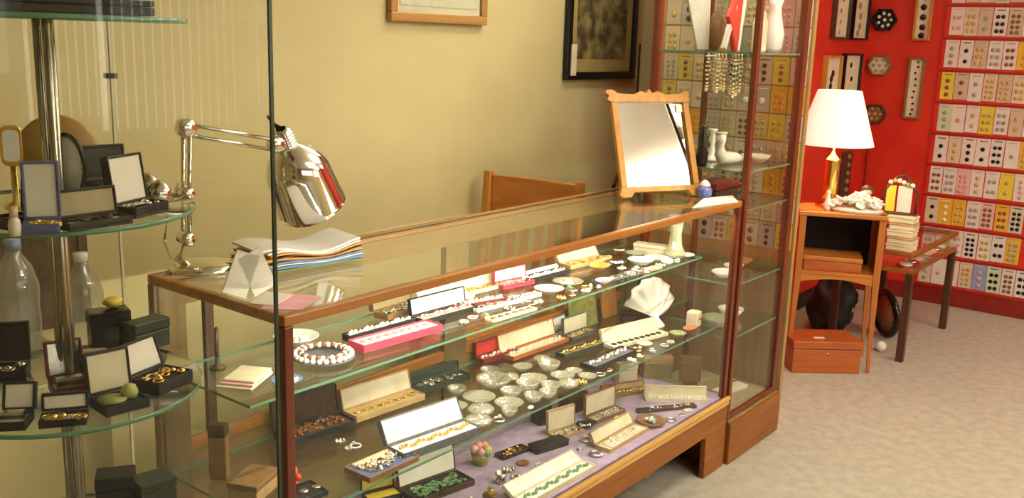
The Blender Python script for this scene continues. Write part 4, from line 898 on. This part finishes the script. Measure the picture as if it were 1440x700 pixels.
case('yellow lined case at the near front of the deck', (520, 712), (566, 700), K, .05, .016, BLACK, YELLOW, None, ang=95, seed=43)
cbox('olive upright box towards the back of the deck', (905, 532), (945, 532), K, .03, .085, OLIVE, lidm=TAN)
cbox('brown upright box at the back of the deck far end', (955, 536), (985, 538), K, .03, .095, BROWN, lidm=WOODTAN)
cbox('ivory upright box at the back of the deck', (870, 540), (896, 536), K, .03, .075, IVORY)
cbox('black box standing in the middle of the deck under the lower shelf', (758, 600), (775, 596), K, .05, .075, BLACK)
cbox('dark brown box beside the black one under the lower shelf', (800, 585), (826, 575), K, .05, .065, DKBROWN)
p = on(690, 700, K); dish('small gold dish near the bottom of the picture on the deck', 690, 696, K, .02, GOLD, .006)

# -------- tall cabinet contents
def at_y(u, v, y): return hit(u, v, 1, y)
Z1, Z2, Z3, Z4 = CSH
# lower levels
p = (X0+.13, .16, Z2)
for i, (dx, dy, r, m_, n_) in enumerate(((.10, .10, .055, PORC, 'white oval platter on the middle shelf of the tall cabinet'), (.22, .12, .045, IVORY, 'ivory saucer right of the white platter in the tall cabinet'), (.33, .14, .05, mat('terracotta_glaze', (.45, .16, .07), .3), 'terracotta rimmed dish in the tall cabinet'))):
    t = T('dish', n_, 'dish', (X0+dx, dy, Z2)); MB().lathe([(r*.5, 0), (r*.6, .004), (r, .022), (r*.95, .022), (r*.55, .008), (.0001, .007)], 28, sy=.8).make('bowl', m_, t)
for i, (dx, dy, r, m_, n_) in enumerate(((.12, .12, .06, GGLASS, 'green glass dish on the lowest shelf of the tall cabinet'), (.27, .14, .05, PORC, 'white porcelain dish on the lowest shelf of the tall cabinet'))):
    t = T('dish', n_, 'dish', (X0+dx, dy, Z1)); MB().lathe([(r*.5, 0), (r*.6, .006), (r, .035), (r*.95, .035), (r*.55, .010), (.0001, .009)], 28, scal=.04, ns=9).make('bowl', m_, t)
for i, (x, y, w_, d, h, m_, n_) in enumerate(((.12, .18, .13, .10, .012, LILAC, 'lilac flat case on the floor of the tall cabinet'), (.28, .12, .16, .05, .015, IVORY, 'long ivory box on the floor of the tall cabinet'), (.27, .24, .14, .08, .03, OLIVE, 'olive box at the back of the tall cabinet floor'))):
    t = T('flat_box', n_, 'box', (X0+x, y, PZ+.018), radians(-12)); MB().box(-w_/2, w_/2, -d/2, d/2, 0, h*.6).make('base', m_, t, .002); MB().box(-w_/2-.001, w_/2+.001, -d/2-.001, d/2+.001, h*.62, h).make('lid', m_, t, .002)
# level at 1.115 : boot figure, black figure, candlestick
t = T('porcelain_boot', 'long white porcelain boot on the shelf right behind the dressing mirror', 'ornament', (X0+.14, .16, Z3), radians(-10))
MB().tube([(-.02, 0, .115), (-.02, 0, .085), (-.018, 0, .05), (-.005, 0, .028), (.03, 0, .024), (.08, 0, .020), (.125, 0, .016)], [.020, .018, .020, .026, .024, .020, .010], 14).make('body', PORC, t)
MB().lathe([(.022, 0), (.022, .006)], 20, 0, Tr(-.02, 0, .112)).make('cuff', IVORY, t)
t = T('black_figurine', 'slim black figurine to the left of the white boot in the tall cabinet', 'figurine', (X0+.055, .20, Z3)); MB().lathe([(.018, 0), (.022, .03), (.014, .07), (.018, .10), (.008, .12), (.012, .135), (.002, .15)], 16).make('body', BLACKG, t)
t = T('white_candlestick', 'twisted white candlestick behind the porcelain boot', 'candlestick', (X0+.21, .24, Z3)); MB().lathe([(.028, 0), (.028, .008), (.010, .02), (.014, .04), (.008, .06), (.014, .08), (.008, .10), (.018, .115), (.016, .12)], 16).make('stem', PORC, t)
t = T('ivory_bowl', 'low ivory scalloped bowl right of the porcelain boot in the tall cabinet', 'bowl', (X0+.33, .12, Z3)); MB().lathe([(.03, 0), (.045, .012), (.055, .026), (.050, .026), (.03, .006), (.0001, .005)], 26, scal=.06, ns=9).make('bowl', IVORY, t)
t = T('brown_box', 'brown carved box under the boot shelf beside the dressing mirror', 'box', (X0+.14, .18, .93), 0)
MB().box(-.09, .09, -.05, .05, 0, .05).make('base', DKBROWN, t, .003); MB().box(-.092, .092, -.052, .052, .052, .075).make('lid', MAROON, t, .003)
MB().box(X0+.012, X1-.010, .010, DC-.012, .924, .930, 0, side=1).make('shelf', [GLASSS, GEDGE], tc_)
# hanging necklaces under the upper shelf
rl = MB().tube([(X0+.03, .20, Z4-.017), (X1-.03, .20, Z4-.017)], .004, 8).make('hanging_rail', STEEL, tc_)
for i in range(13):
    x = X0+.05+i*.0265; m_ = [IVORY, BROWNB, TAN, PEARL, GOLD][i % 5]; ln = random.uniform(.12, .16)
    o = T('hanging_necklace', '%s bead necklace hanging under the tall cabinet upper shelf, %s from the left' % (['ivory', 'brown', 'tan', 'pearl', 'gold'][i % 5], ORD[i] if i < 11 else ['twelfth', 'thirteenth'][i-11]), 'necklace', (x, .20, Z4-.017), 0, 'necklaces hanging in the tall cabinet')
    mb = MB(); n = 26
    for k in range(n):
        a = 2*pi*k/n; mb.ball((.0075*sin(a), .002*sin(k), -ln/2+.006+ln/2*cos(a)), .0042, 6)
    stuff(mb.make('beads', m_, o))
# top shelf 1.555
t = T('white_fan', 'folded white fan leaning in the tall cabinet upper left', 'fan', (X0+.145, .29, Z4), radians(-3))
vs_ = []; fs = []; n = 18
for i in range(n+1):
    a = radians(93+24*i/n); y = .008*(i % 2)
    for r in (.004, .36): xb_ = .07-.075*i/n; vs_ += [(r*cos(a)+xb_, y, r*sin(a)), (r*cos(a)+xb_, y+.003, r*sin(a))]
for i in range(n): b0 = i*4; fs += [(b0, b0+4, b0+6, b0+2), (b0+1, b0+3, b0+7, b0+5), (b0, b0+1, b0+5, b0+4), (b0+2, b0+6, b0+7, b0+3)]
MB().add(vs_, fs).make('leaf', WHITE, t)
t = T('red_white_figure', 'red and white folded pennant figure on the top shelf of the tall cabinet', 'ornament', (X0+.20, .20, Z4), 0)
MB().prism([(-.05, .12), (.02, .0), (.035, .0), (.055, .22), (.03, .24)], .02, 0, Rx(pi/2)).make('red_panel', REDP, t, .004); MB().prism([(.038, .0), (.055, .0), (.085, .22), (.058, .24)], .02, 0, Rx(pi/2)).make('white_panel', PORC, t, .004)
mb = MB(); bar(mb, (-.06, -.01, .01), (.0, -.012, .16), .016); mb.make('white_strap', PORC, t)
t = T('ivory_handbag', 'ivory pointed porcelain purse beside the cabinet front post', 'ornament', (X0+.165, .085, Z4), 0)
MB().prism([(-.035, 0), (.035, 0), (.038, .10), (.0, .15), (-.038, .10)], .03, 0, Rx(pi/2)).make('body', IVORY, t, .008)
t = T('white_jug', 'bright white porcelain jug on the top shelf at the right of the tall cabinet', 'jug', (X0+.325, .09, Z4), 0)
MB().lathe([(.028, 0), (.036, .02), (.04, .07), (.025, .13), (.022, .16), (.03, .19), (.028, .19), (.018, .15), (.0001, .12)], 24).make('body', PORC, t)
MB().tube([(.03, 0, .05), (.06, 0, .08), (.055, 0, .13), (.026, 0, .15)], .006, 8).make('handle', PORC, t)
t = T('brown_pouch', 'brown leather pouch leaning between the fan and the red figure', 'pouch', (X0+.31, .31, Z4), .2); blob(18, 10, .05, .03, .14, 8, .06).make('body', BROWN, t)

# -------- tower contents
def tower_case(*a, **k): return case(*a, **k)
s2 = 1.25
def attw(u, v, y, z): p = hit(u, v, 1, y); return (p.x, y, z)
t = T('small_standing_mirror', 'tiny gilt standing mirror at the far left of the upper round shelf', 'mirror', attw(20, 250, ty+.02, s2), radians(-30))
MB().prism([(x, z+.082) for x, z in roundrect(.026, .052, .009)], .006, 0, Rx(pi/2)).make('frame', GOLD, t, .001); MB().prism([(x, z+.082) for x, z in roundrect(.019, .040, .006)], .001, 0, Tr(0, -.006, 0) @ Rx(pi/2)).make('glass', PAPER, t)
MB().lathe([(.014, 0), (.014, .004), (.004, .01), (.004, .058)], 14, 0).make('foot', GOLD, t)
case('blue-grey box with upright silver satin lid at the front of the upper round shelf', (30, 331), (84, 329), s2, .030, .012, BLUEV, SILVER, 'mix', GOLD, ll=WHITE, ang=93, lidh=.068, seed=51, liny=WHITE)
case('black box at the left edge of the upper round shelf', (-14, 320), (14, 325), s2, .040, .014, BLACK, PORC, None, ang=95, lidh=.05, seed=52)
t = T('perfume_bottle', 'small white and amber perfume bottle beside the blue-grey box', 'bottle', attw(19, 300, ty-.145, s2)); MB().lathe([(.006, 0), (.007, .012), (.006, .018), (.003, .022)], 14).make('body', PORC, t); MB().lathe([(.0045, .022), (.0045, .034)], 12).make('stopper', PEACH, t)
t = T('wooden_disc', 'round light wooden disc standing behind the pole on the upper round shelf', 'wooden disc', attw(85, 260, ty+.085, s2), radians(-30))
MB().lathe([(.022, 0), (.050, .002), (.053, .006), (.050, .010), (.022, .012)], 40, 0, Tr(0, 0, .060) @ Rx(pi/2), cap=True).make('disc', wood('light_disc_wood', (.40, .23, .05), (.52, .31, .08)), t)
MB().box(-.03, .03, -.016, .006, 0, .008).make('foot', WOODTAN, t, .002)
t = T('oval_mirror', 'oval pale mirror in a thin dark frame leaning in front of the wooden disc', 'mirror', attw(98, 300, ty+.0, s2), radians(-52))
mb = MB(); mb.tube([(.024*cos(2*pi*i/32), 0, .050+.044*sin(2*pi*i/32)) for i in range(32)], .0032, 8, closed=True); mb.make('frame', BLACKG, t); MB().lathe([(.023, 0), (.023, .002)], 28, 0, Tr(0, 0, .05) @ Matrix.Diagonal((1, 1, 1.85, 1)) @ Rx(pi/2)).make('face', mat('pale_oval_face', (.66, .66, .52), .2), t)
MB().box(-.014, .014, -.012, .012, 0, .006).make('foot', BLACKG, t)
case('long black case with brass coloured lid and white satin on the upper round shelf', (98, 327), (188, 314), s2, .032, .010, BLACK, WHITE, 'mix', BLACKG, ll=WHITE, ang=97, lidh=.034, seed=53, liny=noisy('brass_satin', (.30, .24, .12), (.40, .33, .17), 20, .4))
case('large black open box at the back of the upper round shelf', (140, 290), (205, 282), s2, .045, .030, BLACK, BLACK, None, ang=93, lidh=.045, seed=54)
case('tall black box with white satin lid on the right of the upper round shelf', (192, 308), (238, 296), s2, .030, .014, BLACK, WHITE, 'mix', SILVER, ll=BLACK, ang=98, lidh=.062, seed=55)
for i, (dx, dy, m_, n_) in enumerate(((.122, -.045, CHROME, 'polished silver knob at the right edge of the upper round shelf'), (.145, .02, SILVER, 'small tarnished silver pot at the far right of the upper round shelf'))):
    t = T('silver_pot', n_, 'silver pot', (tx+dx, ty+dy, s2)); MB().lathe([(.012, 0), (.018, .008), (.017, .018), (.008, .026), (.003, .03)], 20).make('body', m_, t)
s1 = 1.003
case('maroon framed open box with silver lid on the front of the middle round shelf', (76, 562), (130, 553), s1, .045, .014, MAROON, SILVER, 'bar', SILVER, ang=100, lidh=.05, seed=61)
case('white satin tray with gold pins at the front edge of the middle round shelf', (54, 604), (122, 598), s1, .032, .010, BLACK, WHITE, 'mix', GOLD, ll=WHITE, ang=100, lidh=.022, seed=62)
case('black box with medal lid and olive medallions on the middle round shelf', (150, 588), (212, 572), s1, .050, .014, BLACK, IVORY, 'medal', LIMEG, ll=BLACK, ang=98, lidh=.055, seed=63)
case('black open box with gold jewellery at the right edge of the middle round shelf', (224, 558), (272, 536), s1, .05, .018, BLACK, WHITE, 'mix', GOLD, ll=BLACK, ang=110, lidh=.045, seed=64)
case('white lined flat case at the left edge of the middle round shelf', (-12, 608), (36, 606), s1, .040, .012, BLACK, WHITE, 'bar', SILVER, ll=WHITE, ang=110, lidh=.035, seed=65)
case('black case with black lid at the back left of the middle round shelf', (-14, 540), (38, 536), s1, .045, .016, BLACK, BLACK, 'mix', SILVER, ll=BLACK, ang=95, lidh=.055, seed=66)
cbox('black lidded box standing at the back of the middle round shelf', (130, 494), (186, 486), s1, .035, .058, BLACKG)
cbox('dark green box at the back right of the middle round shelf', (192, 498), (240, 484), s1, .032, .045, DKGREEN)
t = T('olive_pouch', 'olive and brown cloth pouch in the middle of the middle round shelf', 'pouch', (tx+.04, ty+.03, s1), .3); blob(18, 10, .045, .028, .030, 5, .06).make('body', OLIVE, t)
t = T('yellow_duster', 'small yellow lump on the back box of the middle round shelf', 'ornament', (*on(162, 482, s1)[:2], s1+.059)); blob(14, 8, .016, .012, .016, 6, .05).make('body', YELLOW, t)
t.location = (bpy.data.objects['box'].location.x, bpy.data.objects['box'].location.y, 1.053) if False else t.location
s0 = .756
cbox('black lidded box on the bottom visible round shelf', (136, 722), (190, 716), s0, .045, .055, BLACK)
cbox('dark green box right of the black one on the bottom visible round shelf', (200, 722), (250, 706), s0, .045, .045, DKGREEN)
t = T('white_pouch', 'crumpled white cloth at the left of the bottom visible round shelf', 'cloth', (tx-.115, ty-.04, s0), .3); blob(18, 12, .05, .045, .085, 9, .08).make('body', PAPER, t)
s3 = 1.497
for i, (dx, dy, w_, d, h, m_, n_) in enumerate(((-.03, -.02, .19, .09, .018, BLACK, 'flat black case on the topmost round shelf'), (.095, .0, .045, .08, .02, IVORY, 'small ivory case on the right of the topmost round shelf'))):
    t = T('flat_case', n_, 'case', (tx+dx, ty+dy, s3+.001), -.3); 
    if i == 0: t.location = (tx-.02, ty-.09, s3+.001); 
    MB().box(-w_/2, w_/2, -d/2, d/2, 0, h*.55).make('base', m_, t, .002); MB().box(-w_/2, w_/2, -d/2, d/2, h*.6, h).make('lid', m_, t, .002)

# -------- low dark cabinet and bottles behind the tower
lc = T('low_sideboard', 'low cream sideboard against the cream wall behind the display tower', 'sideboard', (-.35, .60, 0))
MB().box(-.45, .33, 0, .38, 0, .71).make('body', CREAM, lc, .004); MB().box(-.47, .335, -.015, .385, .71, .735).make('top', mat('cream_laminate', (.50, .42, .24), .4), lc, .004)
def bottle(label, x, y, r, h, capm, lbl=None):
    t = T('plastic_bottle', label, 'bottle', (x, y, .735))
    MB().lathe([(r*.8, 0), (r, .012), (r*.97, h*.25), (r, h*.3), (r*.95, h*.45), (r, h*.5), (r, h*.62), (r*.75, h*.78), (r*.36, h*.88), (r*.33, h*.92)], 28).make('body', PLASTIC, t)
    MB().lathe([(r*.36, h*.92), (r*.36, h)], 20).make('cap', capm, t)
    return t
p = at_y(24, 430, .80); bottle('large clear plastic bottle with blue cap at the far left behind the tower', p.x, .80, .050, .275, BLUEC)
p = at_y(98, 430, .74); bottle('clear plastic bottle with white cap behind the tower pole', p.x+.012, .70, .045, .245, PORC)
p = at_y(50, 365, .97); t = T('dark_framed_panel', 'dark brown framed panel standing behind the plastic bottles', 'panel', (-.02, .955, .735))
MB().box(-.25, .14, 0, .02, 0, .24).make('board', DKBROWN, t); MB().box(-.26, -.24, -.006, .024, 0, .25).box(.128, .15, -.006, .024, 0, .25).box(-.24, .128, -.006, .024, .23, .25).make('frame', WOODDK, t)

# small brooches and trinkets scattered over the counter shelves
def brooch(label, u, v, z, m1, m2, r, group, k):
    p = on(u, v, z); o = T('brooch', label, 'brooch', (p.x, p.y, z), random.uniform(0, 3), group); fit(o, r*1.45, r*1.45); FP.append((o, 'c', r*1.4, 0, 0, True))
    if k % 3 == 0:
        mb = MB(); [mb.ball((r*cos(a), r*.7*sin(a), r*.35), r*.38, 7) for a in [pi*q/4 for q in range(8)]]; stuff(mb.make('stones', m1, o)); MB().lathe([(r*.6, 0), (r*.55, r*.35), (r*.2, r*.5)], 12).make('centre', m2, o)
    elif k % 3 == 1:
        MB().tube([(r*cos(2*pi*q/20), r*sin(2*pi*q/20), r*.22) for q in range(20)], r*.2, 6, closed=True).make('ring', m1, o); MB().ball((0, -r, r*.4), r*.38, 8).make('stone', m2, o)
    else:
        MB().lathe([(r, 0), (r, r*.12), (r*.8, r*.25)], 18, sy=.65).make('plate', m1, o); MB().ball((0, 0, r*.3), r*.5, 10, sz=.5).make('cameo', m2, o)
PB = mat('pale_blue_cameo', (.45, .55, .60), .3)
for name, z, pts in (('upper shelf', U, [(652, 455), (668, 447), (690, 448), (716, 436), (745, 428), (760, 424), (790, 420), (800, 412), (815, 416), (845, 404), (858, 402), (880, 396), (905, 388), (925, 384), (937, 377), (948, 380), (925, 366), (890, 374), (862, 366), (958, 366)]),
                     ('lower shelf', V, [(478, 622), (500, 628), (640, 592), (655, 604), (735, 618), (775, 592), (850, 556), (868, 540), (890, 530), (905, 512), (925, 505), (948, 500), (962, 488), (935, 486), (905, 500)]),
                     ('lilac deck', K, [(715, 662), (760, 655), (690, 688), (725, 672), (830, 622), (858, 606), (870, 592), (940, 592), (962, 584), (985, 578), (660, 706), (815, 632)])):
    order = sorted(range(len(pts)), key=lambda i: pts[i][0])
    NTH = ORD+['twelfth', 'thirteenth', 'fourteenth', 'fifteenth', 'sixteenth', 'seventeenth', 'eighteenth', 'nineteenth', 'twentieth']
    for n_, i in enumerate(order):
        u, v = pts[i]; m1, c1 = [(SILVER, 'silver'), (PEARL, 'pearl'), (GOLD, 'gold'), (SILVER, 'silver')][i % 4]; m2 = [PEARL, PB, GREENB, BROWNB, PORC][i % 5]
        brooch('small %s brooch on the %s, %s brooch from the left' % (c1, name, NTH[n_]), u, v, z, m1, m2, random.uniform(.011, .018), 'brooches on the '+name, i)

# nudge the small dishes and brooches apart so that nothing on a shelf cuts into its neighbour
FP += [(bpy.data.objects['vase'], 'c', .040, 0, 0, None), (bpy.data.objects['flower_cupcake'], 'c', .034, 0, 0, None), (bpy.data.objects['thimble_cup'], 'c', .018, 0, 0, None), (bpy.data.objects['octagonal_dish'], 'c', .052, 0, 0, None), (bpy.data.objects['cream_pot'], 'c', .032, 0, 0, None), (bpy.data.objects['silver_bracelet'], 'c', .024, 0, 0, None)]
for it in range(80):
    for i, (a, ka, ra, _, _, mv) in enumerate(FP):
        if ka != 'c' or not mv or a.location.y < -.1: continue
        for j, (b, kb, rb, y0, y1, mb_) in enumerate(FP):
            if i == j or abs(a.location.z-b.location.z) > .01: continue
            if kb == 'c':
                dx, dy = a.location.x-b.location.x, a.location.y-b.location.y; dd = hypot(dx, dy) or 1e-4; ov = ra+rb+.001-dd
                if ov > 0:
                    f = .5 if mb_ else 1; a.location.x += dx/dd*ov*f; a.location.y += dy/dd*ov*f
                    if mb_: b.location.x -= dx/dd*ov*f; b.location.y -= dy/dd*ov*f
            else:
                c_, s_ = cos(b.rotation_euler.z), sin(b.rotation_euler.z); dx, dy = a.location.x-b.location.x, a.location.y-b.location.y
                lx, ly = dx*c_+dy*s_, -dx*s_+dy*c_
                qx, qy = max(-rb, min(rb, lx)), max(y0, min(y1, ly)); ex, ey = lx-qx, ly-qy; dd = hypot(ex, ey)
                if dd < 1e-5:
                    o4 = [(rb-lx, 1, 0), (lx+rb, -1, 0), (ly-y0, 0, -1)]; m_, ex, ey = min(o4); ov = m_+ra
                else: ex, ey = ex/dd, ey/dd; ov = ra-dd+.001
                if ov > 0: ov *= .7; a.location.x += (ex*c_-ey*s_)*ov; a.location.y += (ex*s_+ey*c_)*ov
        fit(a, ra*1.04, ra*1.04); a.location.x = min(max(a.location.x, .02+ra), 1.925-ra)
